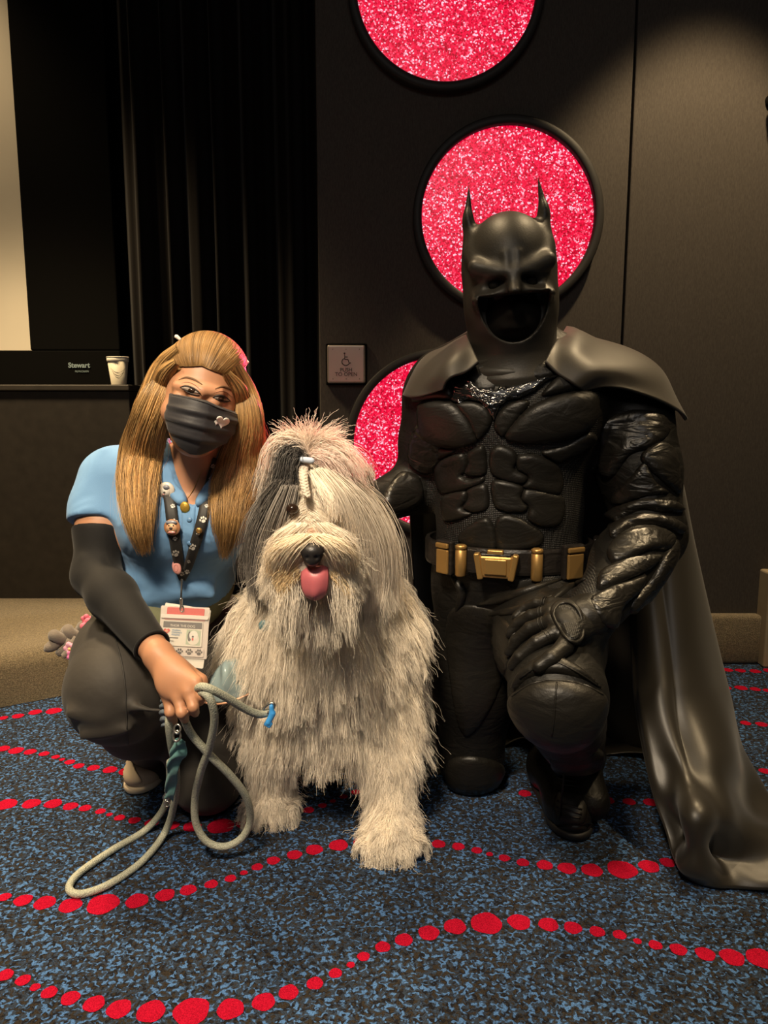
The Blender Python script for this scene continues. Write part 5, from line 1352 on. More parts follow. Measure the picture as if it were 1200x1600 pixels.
    Q = P[:, None] + off[:, :, None] * spread[:, None, None, None] * (1 - cl * t)
    tang = np.cross(comb, n0); Q = Q + (tang[:, None, None] * (rg.normal(0, .006, (N, Kc, 1, 1)) * np.where(ishead, .5, 1)[:, None, None, None] * t ** 1.5)) + rg.normal(0, .0012, (N, Kc, n, 3)) * t
    fl = rg.random((N, Kc)) < np.where(ishead, .008, .03)[:, None]; Q = Q + np.where(fl[:, :, None, None], (n0[:, None, None] * .020 + rg.normal(0, .008, (N, Kc, 1, 3))) * t ** 1.4, 0)
    Q[..., 2] = np.maximum(Q[..., 2], .0015)
    tint = (col[:, None] * rg.uniform(.82, 1.16, (N, Kc, 1))).reshape(-1, 3); tint = np.hstack([tint, np.ones((len(tint), 1))])
    o = strands('fur', Q.reshape(-1, n, 3), np.full(N * Kc, .00036), tint, M_FUR, dog, .30); o['kind'] = 'stuff'
    o.matrix_parent_inverse = Matrix.Translation(-Vector(dog.location))
M_FUR = hair_mat('dog_fur', .6, .92, .2)
dog_fur()

# topknot: a fountain of hair out of the tie, the left side dark underneath
def topknot():
    rg = np.random.default_rng(21); n = 14; P, tint, rad = [], [], []
    def spray(ctrl, count, spread, c, var, w=.0005):
        C = catmull([at(*p) for p in ctrl], n); t = np.linspace(0, 1, n)
        off = rg.normal(0, 1, (count, 1, 3)) * (.004 + spread * t ** 1.1)[None, :, None]; end = rg.uniform(.65, 1.08, count)
        X = C[None] + off; X = C[None, :1] + (X - C[None, :1]) * end[:, None, None]
        X += rg.normal(0, .0012, (count, n, 3)) * t[None, :, None]
        P.append(X); tint.append(np.hstack([np.array(c)[None] * rg.uniform(1 - var, 1 + var, (count, 1)), np.ones((count, 1))])); rad.append(np.full(count, w))
    W = (.92, .80, .69); G = (.12, .112, .105)
    spray([(480,719,1.375),(474,694,1.37),(456,678,1.36),(446,672,1.35)], 260, .010, W, .2)
    spray([(480,719,1.375),(482,692,1.37),(484,676,1.365),(488,664,1.36)], 240, .010, W, .2)
    spray([(480,719,1.375),(494,695,1.37),(512,682,1.365),(528,678,1.36)], 320, .011, W, .2)
    spray([(480,719,1.375),(505,700,1.365),(532,700,1.36),(552,722,1.36),(560,748,1.37)], 420, .012, W, .2)
    spray([(480,719,1.375),(500,710,1.355),(524,716,1.345),(545,742,1.345)], 300, .011, (.90,.72,.64), .2)  # pinker strands, red light put into the fur colour
    spray([(478,719,1.365),(462,692,1.345),(440,688,1.34),(426,706,1.345),(421,738,1.355),(416,768,1.365)], 460, .009, W, .25)
    spray([(478,719,1.36),(458,702,1.34),(444,708,1.335),(438,730,1.338),(430,762,1.35),(422,790,1.36)], 420, .010, G, .5)
    spray([(478,719,1.36),(460,712,1.338),(451,722,1.333),(447,742,1.335),(440,764,1.34)], 220, .007, G, .5)
    spray([(480,719,1.375),(470,696,1.37),(462,684,1.36),(455,690,1.352),(474,712,1.352)], 60, .003, W, .2)
    o = strands('topknot', np.vstack(P), np.concatenate(rad), np.vstack(tint), M_FUR, dog, .35); o['kind'] = 'stuff'; o.matrix_parent_inverse = Matrix.Translation(-Vector(dog.location))
topknot()
# white ear fall on the right and dark ear fall on the left, longer locks
def locks():
    rg = np.random.default_rng(33); n = 14; P, tint, rad = [], [], []
    def lock(ctrl, count, w0, w1, c, var, w=.0005):
        C = catmull([at(*p) for p in ctrl], n); t = np.linspace(0, 1, n); Wd = w0 + (w1 - w0) * np.sin(np.pi * t * .8) 
        a = rg.normal(0, .5, (count, 1, 3)) * np.array([1, .5, .3]); X = C[None] + a * Wd[None, :, None] + rg.normal(0, .0010, (count, n, 3)) * t[None, :, None] + .004 * np.sin(t[None, :, None] * rg.uniform(4, 9, (count, 1, 1)) + rg.uniform(0, 6, (count, 1, 1))) * t[None, :, None]
        end = rg.uniform(.7, 1.05, count)
        i = t[None] * end[:, None] * (n - 1); i0 = np.clip(i.astype(int), 0, n - 2); u = (i - i0)[..., None]
        X = np.take_along_axis(X, i0[..., None].repeat(3, 2), 1) * (1 - u) + np.take_along_axis(X, (i0 + 1)[..., None].repeat(3, 2), 1) * u
        P.append(X); tint.append(np.hstack([np.array(c)[None] * rg.uniform(1 - var, 1 + var, (count, 1)), np.ones((count, 1))])); rad.append(np.full(count, w))
    W = (.91, .81, .68); G = (.24, .215, .19); D = (.10, .092, .085)
    lock([(446,752,1.335),(424,790,1.355),(408,840,1.372),(404,890,1.385),(410,930,1.385)], 900, .016, .030, G, .6)
    lock([(440,770,1.330),(418,815,1.35),(402,860,1.37),(400,905,1.38)], 500, .012, .022, D, .6)
    lock([(452,760,1.325),(438,800,1.325),(424,845,1.34),(416,890,1.36),(415,920,1.37)], 450, .012, .022, (.30,.27,.24), .5)
    lock([(512,745,1.335),(546,790,1.345),(566,845,1.37),(574,905,1.40),(575,950,1.405)], 1200, .018, .036, W, .2)
    lock([(500,735,1.325),(528,772,1.318),(545,822,1.34),(552,880,1.372),(556,925,1.39)], 900, .014, .028, W, .2)
    lock([(530,740,1.36),(568,780,1.385),(594,840,1.41),(604,900,1.435),(612,950,1.45)], 900, .016, .030, W, .2)
    lock([(494,742,1.32),(508,765,1.305),(518,790,1.30),(524,815,1.30)], 160, .008, .012, W, .2)
    # moustache either side of the nose
    lock([(478,838,1.245),(456,852,1.240),(440,875,1.255),(434,900,1.28)], 900, .014, .024, (.90,.78,.60), .2)
    lock([(498,838,1.245),(520,852,1.240),(536,872,1.255),(542,896,1.28)], 900, .014, .024, (.90,.78,.60), .2)
    lock([(470,820,1.265),(448,838,1.265),(434,862,1.28),(430,890,1.305)], 600, .012, .02, W, .2)
    lock([(504,820,1.265),(526,838,1.265),(542,862,1.28),(548,890,1.305)], 600, .012, .02, W, .2)
    o = strands('long_locks', np.vstack(P), np.concatenate(rad), np.vstack(tint), M_FUR, dog, .30); o['kind'] = 'stuff'; o.matrix_parent_inverse = Matrix.Translation(-Vector(dog.location))
locks()
# braid up the forehead
bp = catmull([at(476,724,1.355), at(474,740,1.330), at(476,758,1.315), at(480,776,1.305)], 40)
M_BRAID = mat('braid_white', (.66, .57, .47), .6, bump=(220, .6, .003))
for k in range(3):
    pts = []
    for i, p in enumerate(bp):
        a = i * .62 + k * 2.094; pts.append(Vector(p) + Vector((.0056 * math.sin(a), -.0026 * math.cos(2 * a) - .004, 0)))
    v, f = tube(pts, [.0042 * (1 - .45 * i / 40) for i in range(40)], 8); vpart('braid_strand', v, f, M_BRAID, dog)
s = Sdf(); c = at(480, 719, 1.335); s.cone(c + Vector((-.008, 0, .001)), c + Vector((.008, 0, -.001)), .0055, .0055, 0); V, Q = s.mesh(.0015); npart('hair_tie', V, Q, mat('pale_blue_band', (.52, .60, .74), .5), dog)
# nose, mouth, tongue, eyes
M_NOSE = mat('nose_black', (.018, .016, .016), .38, spec=.5, bump=(420, .35, .001)); M_TONGUE = mat('tongue_pink', (.52, .13, .15), .42, sss=.1, bump=(300, .2, .001)); M_MOUTH = mat('mouth_dark', (.045, .016, .014), .6)
s = Sdf(); s.ell(NOSE + Vector((0, .004, .004)), (.0205, .018, .0155), .006); s.ell(NOSE + Vector((0, .002, -.010)), (.013, .015, .011), .008)
for q in (-1, 1): s.ell(NOSE + Vector((q * .0085, -.014, -.004)), (.0048, .006, .0036), .003, 's', rot=(0, q * 25, 0))
V, Q = s.mesh(.0014, smooth=1); npart('nose', V, Q, M_NOSE, dog)
s = Sdf(); s.ell(at(491, 898, 1.285), (.030, .032, .017), .01); V, Q = s.mesh(.0025); npart('mouth', V, Q, M_MOUTH, dog)
def tongue():
    G = loft([R((473,888,1.262),(483,885,1.255),(493,886,1.253),(503,885,1.255),(511,888,1.262)), R((472,902,1.250),(482,899,1.242),(492,901,1.239),(503,899,1.242),(512,902,1.250)),
              R((473,918,1.248),(483,915,1.240),(492,918,1.237),(502,915,1.240),(511,918,1.248)), R((478,929,1.250),(485,928,1.243),(492,930,1.240),(499,928,1.243),(507,928,1.250)), R((486,934,1.253),(489,935,1.250),(492,935.5,1.249),(496,935,1.250),(499,934,1.253))], 16, 20)
    o = sheet('tongue', G, .007, M_TONGUE, dog, -1)
tongue()
M_DE = mat('dog_eye', (.022, .012, .008), .08, spec=.6)
for nm, E in (('eye', EYE_L), ('eye', EYE_R)):
    s = Sdf(); s.ell(E + Vector((0, .006 if E is EYE_R else -.002, 0)), (.0115, .0105, .0100), 0); V, Q = s.mesh(.0016); npart(nm, V, Q, M_DE, dog)
# collar glimpsed through the fur
c = at(500, 950, 1.52); pts = [c + Vector((.112 * math.cos(a), .100 * math.sin(a), -.006 * math.sin(a))) for a in np.linspace(0, 2 * math.pi, 60, endpoint=False)]
v, f = tube([Vector(p) for p in pts], .008, 8, closed=True); vpart('collar', v, f, mat('teal_webbing', (.10, .20, .23), .7, bump=(300, .3, .001)), dog)
hc = DT.ray_cast(CAMP, ray(425, 978), 5)[0]; s = Sdf(); s.cone(hc + Vector((-.012, -.018, .006)), hc + Vector((.016, -.020, .002)), .012, .011, 0, flat=((0, 1, 0), 2.0)); V, Q = s.mesh(.002); npart('collar_slide', V, Q, mat('teal_plastic', (.13, .24, .27), .35), dog)
# ================================================================== WHAT THE TWO CARRY
# ---- lanyard with badge
shirtT = bvh((SV, SQ))
def bead(name, m, root, c, r, th=.003, ry=None, tilt=(0, 0, 0)):
    ry = ry or r; v, f = lathe([(0, th), (.6, th * .95), (.9, th * .6), (1, 0), (.98, -.001), (0, -.001)], 28, False)
    Mx = Euler(tilt).to_matrix()
    return vpart(name, [c + Mx @ Vector((x * r, -z, y * ry)) for x, y, z in v], f, m, root)
def lanyard():
    L0 = on_s(283, 905, .012); t = thing('lanyard', 'black paw-print lanyard with round pins and an identity badge round the neck', 'lanyard', L0)
    M_STRAP = mat('black_ribbon', (.014, .013, .013), .6, sheen=.1); M_PAW = mat('paw_white', (.70, .66, .60), .6)
    def ribbon(path, wd, lift):
        C = catmull([(x, y, 0) for x, y in path], 40); W = np.interp(np.linspace(0, 1, 40), np.linspace(0, 1, len(wd)), wd)
        T = np.gradient(C[:, :2], axis=0); T /= np.linalg.norm(T, axis=1)[:, None]; Nn = np.stack([-T[:, 1], T[:, 0]], 1)
        rows = []; last = None
        for i in range(40):
            row = []
            for s_ in (-1, -.33, .33, 1):
                x, y = C[i, :2] + Nn[i] * W[i] / 2 * s_; h = ST.ray_cast(CAMP, ray(x, y), 5); d = (h[0] - CAMP).length if h[0] is not None else last; last = d
                row.append(d)
            rows.append(row)
        D = np.array(rows)
        for _ in range(6): D[1:-1] = np.minimum(D[1:-1], .5 * D[1:-1] + .25 * (D[:-2] + D[2:]))
        G = np.zeros((40, 4, 3))
        for i in range(40):
            for j, s_ in enumerate((-1, -.33, .33, 1)):
                x, y = C[i, :2] + Nn[i] * W[i] / 2 * s_; G[i, j] = CAMP + ray(x, y) * (D[i, j] - lift)
        return G, C, W
    straps = []
    for path, wd in (([(250,738),(260,756),(265,780),(270,820),(276,860),(281,890),(284,906)], [17,19,19,19,18,14,8]), ([(338,716),(330,745),(322,780),(315,815),(305,850),(294,885),(286,906)], [10,13,16,17,17,14,8])):
        G, C, W = ribbon(path, wd, .006); o = sheet('strap', G, .0016, M_STRAP, t, -1); straps.append((o, G, C, W))
    import itertools
    for o, G, C, W in straps:
        T = bvh(([v.co for v in o.data.vertices], [tuple(p.vertices) for p in o.data.polygons])); V, F = [], []
        rg = random.Random(4)
        for k, i in enumerate(range(3, 38, 4)):
            big = k % 2 == 0; s_ = (.24 if big else .14) * W[i]; cx, cy = C[i, 0] + (rg.uniform(-.2, .2)) * W[i], C[i, 1]; an = rg.uniform(-.5, .5)
            for dx, dy, rx, ry in ((0, .35, .62, .5), (-.85, -.15, .26, .36), (-.32, -.7, .28, .4), (.32, -.7, .28, .4), (.85, -.15, .26, .36)):
                ring = []
                for q in range(10):
                    a = 2 * math.pi * q / 10; x, y = dx + rx * math.cos(a), dy + ry * math.sin(a); x, y = x * math.cos(an) - y * math.sin(an), x * math.sin(an) + y * math.cos(an)
                    h = T.ray_cast(CAMP, ray(cx + x * s_ * 1.3, cy + y * s_ * 1.3), 5)
                    if h[0] is None: ring = []; break
                    ring.append(h[0] - ray(cx, cy) * .0006)
                if ring: b = len(V); V += ring; F.append(tuple(range(b, b + 10)))
        if F: p = obj('paw_print', V, F, M_PAW, smooth=False); p.parent = o; p['kind'] = 'stuff'
    # pins
    M_PW = mat('pin_cream', (.62, .57, .50), .3, coat=.4); M_PB = mat('pin_brown', (.42, .20, .10), .3, coat=.4); M_PP = mat('pin_pink', (.66, .30, .27), .35, coat=.3); M_PG = mat('pin_grey', (.22, .23, .27), .35); M_DK = mat('pin_ink', (.05, .035, .03), .4)
    def pin(px, py, rpx, m, lab, ry=None, tilt=(0, 0, 0)):
        c = on_s(px, py, .013); dep = c.y; r = rpx / FPX * dep * 1.02; o = bead('pin', m, t, c, r, .004, (ry / FPX * dep if ry else None), tilt); o['label'] = lab; return o, c, dep / FPX
    def dot(o, c, u, dx, dy, rx, ry, m, nm, lift=.0044):
        v, f = lathe([(0, .0004), (1, .0002), (1, 0)], 16, False); q = obj(nm, [c + Vector((x * rx * u + dx * u, -lift - z, y * ry * u - dy * u)) for x, y, z in v], f, m); q.parent = o
    o, c, u = pin(260, 766, 13, M_PW, 'cream round pin with a dog face')
    dot(o, c, u, -1, 2, 7, 8, mat('pin_dog_white', (.74, .70, .63), .4), 'printed_dog'); dot(o, c, u, 1, -5, 5, 4, M_PG, 'printed_ear', .0047); dot(o, c, u, -2.2, 3, 1.8, 1.5, M_DK, 'printed_nose', .0050); dot(o, c, u, -4, 6.2, 1.8, 1.2, M_PP, 'printed_tongue', .0050)
    o, c, u = pin(269, 824, 13, M_PB, 'brown round pin with a dog portrait')
    dot(o, c, u, 0, -8, 9, 4, M_PG, 'printed_sky'); dot(o, c, u, 0, 1, 8.5, 8, mat('pin_dog_tan', (.60, .36, .20), .4), 'printed_dog', .0046); dot(o, c, u, -1, 1, 2.8, 2.4, M_DK, 'printed_nose', .0050); dot(o, c, u, -4, -3.5, 1.2, 1.2, M_DK, 'printed_eye', .0050); dot(o, c, u, 3, -3.5, 1.2, 1.2, M_DK, 'printed_eye', .0050); dot(o, c, u, 0, 7.5, 6, 2.2, M_PP, 'printed_bandana', .0050)
    o, c, u = pin(276, 887, 7, M_PP, 'small pink oval pin', 11.5, (0, math.radians(-14), 0))
    v, f = tube([c + Vector((3.2 * u * math.cos(a), -.0042, 5.5 * u * math.sin(a))) for a in np.linspace(0, 6.283, 20, endpoint=False)], .0004, 5, closed=True); q = obj('printed_ring', v, f, mat('pin_pink_dark', (.45, .16, .15), .4)); q.parent = o
    o, c, u = pin(311, 829, 5, M_GOLD, 'tiny gold pin on the strap')
    v, f = tube([c + Vector((3 * u * math.cos(a), -.0042, 3 * u * math.sin(a))) for a in np.linspace(0, 6.283, 16, endpoint=False)], .0004, 5, closed=True); q = obj('raised_ring', v, f, M_GOLD); q.parent = o
    # cord and clip
    M_CH = mat('chrome', (.55, .53, .50), .2, .9)
    a, b = at(284, 905, 1.475), at(283, 934, 1.450)
    v, f = tube([a, b], .0018, 8); vpart('cord', v, f, M_STRAP, t)
    for y_, r, l in ((936, .0034, .010), (944, .0030, .008)):
        c = at(283, y_, 1.447); s = Sdf(); s.cone(c, c - Vector((0, 0, l)), r, r * .8, 0); V, Q = s.mesh(.0012); npart('clip', V, Q, M_CH, t)
    c = at(284, 951, 1.443); v, f = tube([c + Vector((.0035 * math.cos(x), 0, .006 * math.sin(x))) for x in np.linspace(0, 6.283, 18, endpoint=False)], .0012, 6, closed=True); vpart('clip_hook', v, f, M_CH, t)
    # badge holder and the cards in it, hanging in one tilted plane
    O = at(287, 988, 1.436); u = (O.y * math.cos(PITCH)) / FPX * 1.02; Mx = Matrix.Translation(O) @ Euler((math.radians(-12), math.radians(3), 0)).to_matrix().to_4x4()
    def card(name, x0, y0, x1, y1, d, th, m, par=None, rot=0, bev=.0012):
        bm = box_bm(x0 * u, x1 * u, -d - th, -d, -y1 * u, -y0 * u, 0); 
        if bev: bmesh.ops.bevel(bm, geom=[e for e in bm.edges if abs((e.verts[0].co - e.verts[1].co).y) > 1e-6], offset=bev, segments=3, affect='EDGES')
        bm.transform(Mx @ Matrix.Rotation(math.radians(rot), 4, 'Y')); o = bobj(name, bm, m)
        if par is None: part(o, t)
        else: o.parent = par
        return o
    M_PAPER = mat('white_paper', (.74, .69, .60), .6); M_CLEAR = mat('clear_vinyl', (.80, .74, .68), .18, alpha=.09, spec=.6); M_RED = mat('red_card', (.62, .06, .055), .5); M_GREY = mat('grey_band', (.10, .095, .10), .5); M_BLUE = mat('logo_blue', (.05, .22, .42), .5); M_INK2 = mat('badge_ink', (.05, .045, .045), .5); M_PALE = mat('pale_pink_card', (.66, .58, .52), .5)
    card('loose_card', -38, -42, 34, 48, -.006, .0008, M_PAPER, rot=6)
    card('loose_card', -36, -40, 38, 54, -.004, .0008, M_PAPER, rot=4)
    hold = card('badge_holder', -39, -41, 39, 41, -.0025, .0008, M_PALE); hold['label'] = 'clear badge holder with the cards inside'
    card('red_slip', -29, -39, 31, -27, -.0010, .0006, M_RED, hold); card('red_slip', -33, -23, 33, -19, -.0010, .0004, mat('red_pale', (.60, .25, .23), .5), hold)
    card('seal_strip', -38, -28, 38, -22, .0012, .0012, mat('vinyl_white', (.78, .72, .66), .3), hold)
    idc = card('identity_card', -34, -18, 30, 22, .0002, .0008, M_PAPER)
    card('header_band', -33, -16.5, 29, -6.5, .0011, .0002, M_GREY, idc, bev=0)
    card('paw_card', -30, 24, 34, 38, .0000, .0006, M_PALE)
    card('clear_front', -39, -41, 39, 41, .0030, .0003, M_CLEAR)
    def word(s_, x, y, size, m, par, d=.0016, align='CENTER', bold=.0):
        me = text_mesh(s_, size * u, .00008, align, bold); o = link('lettering', me, m, smooth=False); o.matrix_world = Mx @ Matrix.Translation((x * u, -d, -y * u)) @ Matrix.Rotation(math.pi / 2, 4, 'X')
        M_ = o.matrix_world.copy(); o.parent = par; o.matrix_parent_inverse = par.matrix_basis.inverted() if par.parent is None else Matrix.Identity(4); o.matrix_basis = M_; return o
    word('THOR THE DOG', -2, -10, 5.4, M_PAPER, idc)
    for k, s_ in enumerate(('Wolfson', "Children's", 'Hospital')): word(s_, -19, -3.0 + 3.6 * k, 4.0, M_BLUE, idc, align='LEFT', bold=.00005)
    word('Maggie Peterson', -32, 9.5, 3.0, M_INK2, idc, align='LEFT') if False else None
    for y_, x1 in ((10.0, -8), (14.0, -11)):
        pass
    word('Pet Therapy', -31, 14, 3.4, M_INK2, idc, align='LEFT')
    card('text_rule', -31, 8.7, -8, 10.2, .0011, .0001, M_INK2, idc, bev=0)
    def shape(name, pts, m, par, d=.0014, th=.0003):
        bm = bmesh.new(); vs = [bm.verts.new((x * u, -d, -y * u)) for x, y in pts]; fc = bm.faces.new(vs); r = bmesh.ops.extrude_face_region(bm, geom=[fc]); bmesh.ops.translate(bm, verts=[g for g in r['geom'] if isinstance(g, bmesh.types.BMVert)], vec=(0, -th, 0))
        bm.transform(Mx); o = bobj(name, bm, m); o.parent = par; return o
    shape('heart_logo', heart(-27, -1, 5.2), M_RED, idc); shape('logo_figure', [(-27 + 2.6 * math.cos(a), -1 + 1.5 * math.sin(a)) for a in np.linspace(0, 6.1, 10)], mat('logo_orange', (.75, .40, .22), .5), idc, .0018)
    el = lambda cx, cy, rx, ry, n=16: [(cx + rx * math.cos(2 * math.pi * k / n), cy + ry * math.sin(2 * math.pi * k / n)) for k in range(n)]
    shape('photo_backdrop', [(5, -5), (28, -4), (27.5, 20), (4.5, 19)], mat('photo_green', (.42, .50, .38), .5), idc, .0011, .0001); shape('photo_dog', el(16, 10, 9.5, 9.5), M_PAPER, idc, .0013); shape('photo_dog_ear', el(10, 6, 3.0, 8), M_GREY, idc, .0016); shape('photo_dog_head', el(16.5, 4, 7, 7.5), mat('photo_white', (.78, .74, .68), .5), idc, .0017)
    shape('photo_nose', el(15.5, 6, 1.8, 1.5), M_INK2, idc, .0021); shape('photo_tongue', el(15.5, 10, 1.5, 2.2), M_RED, idc, .0021)
    pc = [o for o in bpy.data.objects if o.name.startswith('paw_card')][0]
    V, F = [], []
    for k in range(4):
        cx, cy = -20 + 15.5 * k, 31
        for dx, dy, rx, ry in ((0, 1.8, 3.4, 2.6), (-4.4, -.8, 1.4, 1.9), (-1.7, -3.4, 1.5, 2.1), (1.7, -3.4, 1.5, 2.1), (4.4, -.8, 1.4, 1.9)):
            b = len(V); V += [Mx @ Vector((x * u, -.0010, -y * u)) for x, y in el(cx + dx, cy + dy, rx, ry, 12)]; F.append(tuple(range(b, b + 12)))
    p = obj('paw_print', V, F, M_INK2, smooth=False); p.parent = pc; p['kind'] = 'stuff'
lanyard()

# ---- rope leash held in her hand
def leash():
    t = thing('dog_leash', 'thick grey-green rope leash looping from her hand over the carpet', 'leash', ground(108, 1400))
    m = bpy.data.materials.new('grey_green_rope'); m.use_nodes = True; nt = m.node_tree; b = nt.nodes['Principled BSDF']; L = nt.links.new; b.inputs['Roughness'].default_value = .7
    tc = nt.nodes.new('ShaderNodeTexCoord'); vo = nt.nodes.new('ShaderNodeTexVoronoi'); vo.inputs['Scale'].default_value = 420; L(tc.outputs['Object'], vo.inputs[0])
    r = nt.nodes.new('ShaderNodeValToRGB'); r.color_ramp.elements[0].color = (.50, .50, .40, 1); r.color_ramp.elements[1].color = (.28, .295, .24, 1); r.color_ramp.elements[1].position = .7; r.color_ramp.elements[0].position = .1; L(vo.outputs[0], r.inputs[0]); L(r.outputs[0], b.inputs['Base Color'])
    bp = nt.nodes.new('ShaderNodeBump'); bp.inputs['Strength'].default_value = .5; bp.inputs['Distance'].default_value = .002; bp.invert = True; L(vo.outputs[0], bp.inputs['Height']); L(bp.outputs[0], b.inputs['Normal'])
    rr = .0074
    def run(pts, n=90): v, f = tube(catmull(pts, n), rr, 14); return vpart('rope', v, f, m, t)
    g = lambda x, y: ground(x, y, rr)
    run([at(420,1113,1.335), at(405,1116,1.32), at(384,1108,1.30), at(356,1091,1.27), at(330,1077,1.248), at(314,1073,1.25), at(306,1080,1.275)], 60)
    run([at(306,1086,1.285), at(318,1082,1.25), at(330,1096,1.245), at(335,1125,1.262), at(328,1165,1.295), at(314,1205,1.335), at(305,1245,1.37), at(306,1285,1.385), at(322,1314,1.39), at(350,1323,1.395), at(378,1309,1.40), at(391,1280,1.395), at(384,1245,1.365), at(360,1212,1.335), at(328,1180,1.31), at(300,1148,1.295), at(287,1122,1.292)], 150)
    run([at(268,1112,1.300), at(264,1130,1.290), at(268,1165,1.315), at(275,1205,1.37), at(273,1250,1.43), at(258,1300,1.47), g(222,1346), g(170,1382), g(126,1397), g(108,1388), g(124,1364), g(176,1328), g(226,1298), at(254,1266,1.50), at(264,1235,1.46), at(266,1190,1.40)], 150)
    # snap hook at the dog's harness with blue charm
    M_CH = mat('hook_steel', (.42, .40, .37), .25, .9); M_BL = mat('bright_blue', (.05, .30, .75), .35); M_TEAL = mat('teal_fabric', (.09, .23, .23), .75, sheen=.1, bump=(60, .4, .004)); M_GRB = mat('grey_blue_fabric', (.14, .17, .20), .8)
    c = at(420, 1106, 1.328); v, f = tube([c + Vector((.011 * math.cos(a), -.002, .008 * math.sin(a) + .006 * math.cos(a))) for a in np.linspace(0, 6.283, 24, endpoint=False)], .0026, 8, closed=True); vpart('snap_hook', v, f, M_CH, t)
    s = Sdf(); c = at(424, 1104, 1.322); s.cone(c, c + Vector((.001, 0, -.012)), .0042, .005, .002); s.cone(c + Vector((.002, 0, -.014)), c + Vector((-.006, -.002, -.030)), .006, .0055, .003); s.box(c + Vector((-.006, -.002, -.033)), (.007, .003, .006), .002, .002, rot=(0, 35, 0)); V, Q = s.mesh(.0014); o = npart('blue_charm', V, Q, M_BL, t)
    # small hook, teal bag dispenser and hanging strap under the fist
    for px, py, r_ in ((277, 1139, .007), (276, 1150, .0085)):
        c = at(px, py, 1.272); v, f = tube([c + Vector((r_ * .8 * math.cos(a), .003 * math.sin(a), r_ * math.sin(a))) for a in np.linspace(0, 6.283, 22, endpoint=False)], .0020, 8, closed=True); vpart('small_hook', v, f, M_CH, t)
    G = loft([R((272,1156,1.292),(281,1153,1.286),(289,1158,1.292)), R((266,1178,1.302),(278,1172,1.290),(292,1176,1.300)), R((262,1196,1.315),(270,1190,1.305),(280,1198,1.312)), R((259,1226,1.345),(266,1220,1.337),(275,1230,1.345)), R((256,1250,1.37),(262,1246,1.362),(270,1254,1.37))], 14, 40, lambda U, V_: .003 * np.sin(V_ * 22 + U * 5))
    sheet('teal_strap', G, .002, M_TEAL, t, -1)
    G = loft([R((254,1088,1.325),(258,1086,1.318),(264,1090,1.322)), R((251,1110,1.332),(256,1108,1.322),(262,1112,1.33)), R((254,1135,1.342),(259,1133,1.332),(264,1138,1.34))], 8, 24, lambda U, V_: .0025 * np.sin(V_ * 30)); sheet('knit_tab', G, .004, M_GRB, t, -1)
    for px, py in ((262, 1236), (259, 1246), (261, 1256)):
        c = at(px, py, 1.36); v, f = tube([c + Vector((.005 * math.cos(a), 0, .0055 * math.sin(a))) for a in np.linspace(0, 6.283, 16, endpoint=False)], .0014, 6, closed=True); vpart('small_ring', v, f, M_CH, t)
leash()
# ---- translucent pale teal pouch between her knees
def pouch():
    c = at(350, 1068, 1.50); t = thing('treat_pouch', 'translucent pale teal pouch with copper zip edge beside the dog', 'pouch', c)
    M_P = mat('teal_film', (.36, .47, .48), .22, alpha=.75, spec=.6, bump=(18, .5, .01)); M_C = mat('copper_zip', (.52, .26, .15), .4, .4)
    G = loft([R((326,1096,1.46),(345,1098,1.445),(365,1094,1.45),(388,1085,1.46)), R((330,1066,1.465),(346,1068,1.44),(364,1062,1.45),(386,1055,1.465)), R((340,1042,1.475),(351,1042,1.455),(364,1038,1.46),(382,1032,1.475)), R((352,1032,1.49),(358,1031,1.48),(366,1029,1.48),(378,1026,1.49))], 26, 26, lambda U, V_: .004 * np.sin(U * 11 + 6 * V_) * np.sin(V_ * 3))
    sheet('film', G, .0025, M_P, t, -1)
    G2 = G.copy(); G2[..., 1] = 2 * 1.485 - G2[..., 1] + .01; sheet('film', G2, .0025, M_P, t, -1)
    v, f = tube(catmull(R((316,1096,1.45),(330,1100,1.445),(350,1099,1.44),(372,1092,1.448),(390,1084,1.455)), 30), .0024, 8); vpart('zip_edge', v, f, M_C, t)
    s = Sdf(); c2 = at(317, 1096, 1.448); s.box(c2, (.007, .003, .0035), .001); V, Q = s.mesh(.0012); npart('zip_pull', V, Q, M_C, t)
pouch()
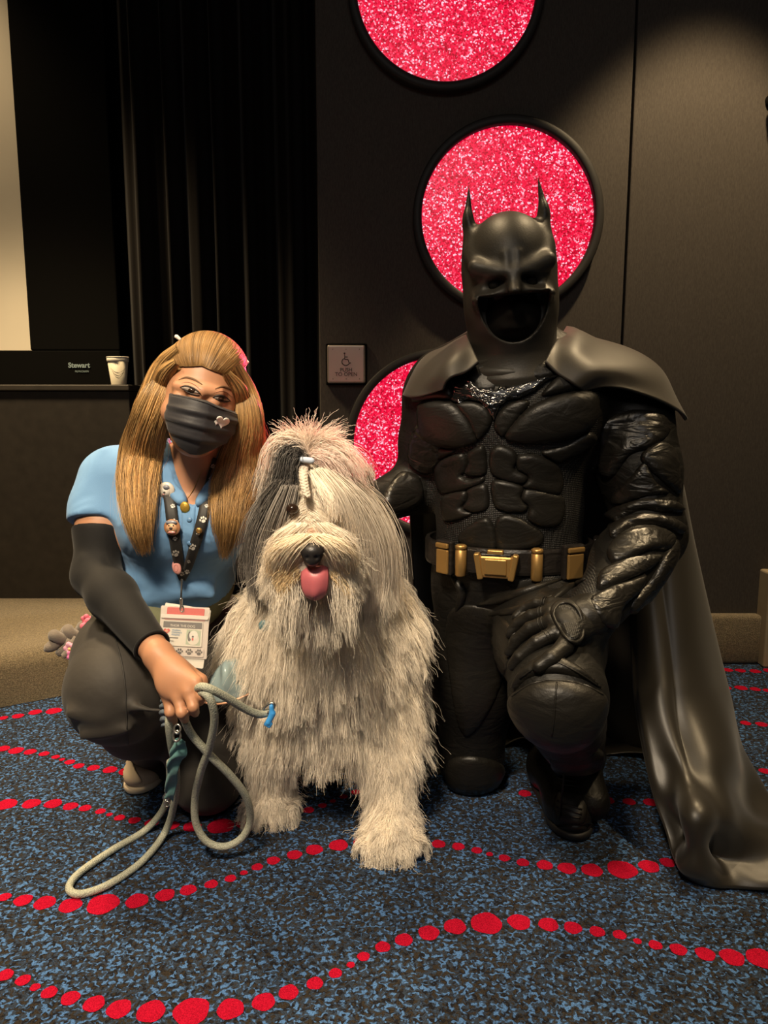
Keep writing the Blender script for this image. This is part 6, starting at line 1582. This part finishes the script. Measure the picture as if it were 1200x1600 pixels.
# ---- twisted rope toy with pink flowers on the step
def rope_toy():
    c = at(118, 1010, 2.12); t = thing('rope_toy', 'grey twisted rope toy with pink flowers at the carpeted step', 'dog toy', c)
    M_R = mat('grey_fleece', (.15, .125, .105), .9, sheen=.3, bump=(300, .5, .003)); M_K = mat('pink_felt', (.75, .16, .24), .7, bump=(200, .3, .003)); M_K2 = mat('pale_pink_felt', (.62, .30, .42), .7, bump=(200, .3, .003)); M_Y = mat('flower_eye', (.70, .45, .20), .6)
    for k in range(2):
        pts = []
        for i, p in enumerate(catmull(R((76,1010,2.04),(92,994,2.05),(112,990,2.07),(132,984,2.09),(150,972,2.11)), 40)):
            a = i * .28 + k * math.pi; pts.append(Vector(p) + Vector((.006 * math.cos(a), .014 * math.cos(a), .013 * math.sin(a))))
        v, f = tube(pts, [.016 * min(1, .55 + i / 8) for i in range(40)], 12); vpart('rope_strand', v, f, M_R, t)
    for pth in (((112,1000,2.05),(104,1012,2.045),(95,1020,2.04),(90,1017,2.035)), ((122,998,2.05),(112,1010,2.04),(104,1021,2.03),(98,1026,2.025))):
        v, f = tube(catmull(R(*pth), 18), [.014 * (1 - .4 * i / 18) for i in range(18)], 10); vpart('rope_end', v, f, M_R, t)
    def flower(px, py, Y, r, m, n=5):
        c = at(px, py, Y); s = Sdf()
        for k in range(n): a = 2 * math.pi * k / n + px; s.ell(c + Vector((r * .6 * math.cos(a), -.004 * (k % 2), r * .6 * math.sin(a))), (r * .42, .006, r * .42), .004)
        V, Q = s.mesh(.0025); o = npart('flower', V, Q, m, t); s = Sdf(); s.ell(c + Vector((0, -.007, 0)), (r * .25, .004, r * .25), 0); V, Q = s.mesh(.0016); q = npobj('flower_eye', V, Q, M_Y); q.parent = o
    flower(140, 979, 2.06, .026, M_K); flower(136, 968, 2.07, .018, M_K); flower(146, 986, 2.055, .016, M_K)
    flower(110, 1013, 2.03, .020, M_K2); flower(119, 1018, 2.025, .018, M_K2); flower(113, 1024, 2.02, .016, mat('rose_felt', (.50, .12, .28), .7))
rope_toy()
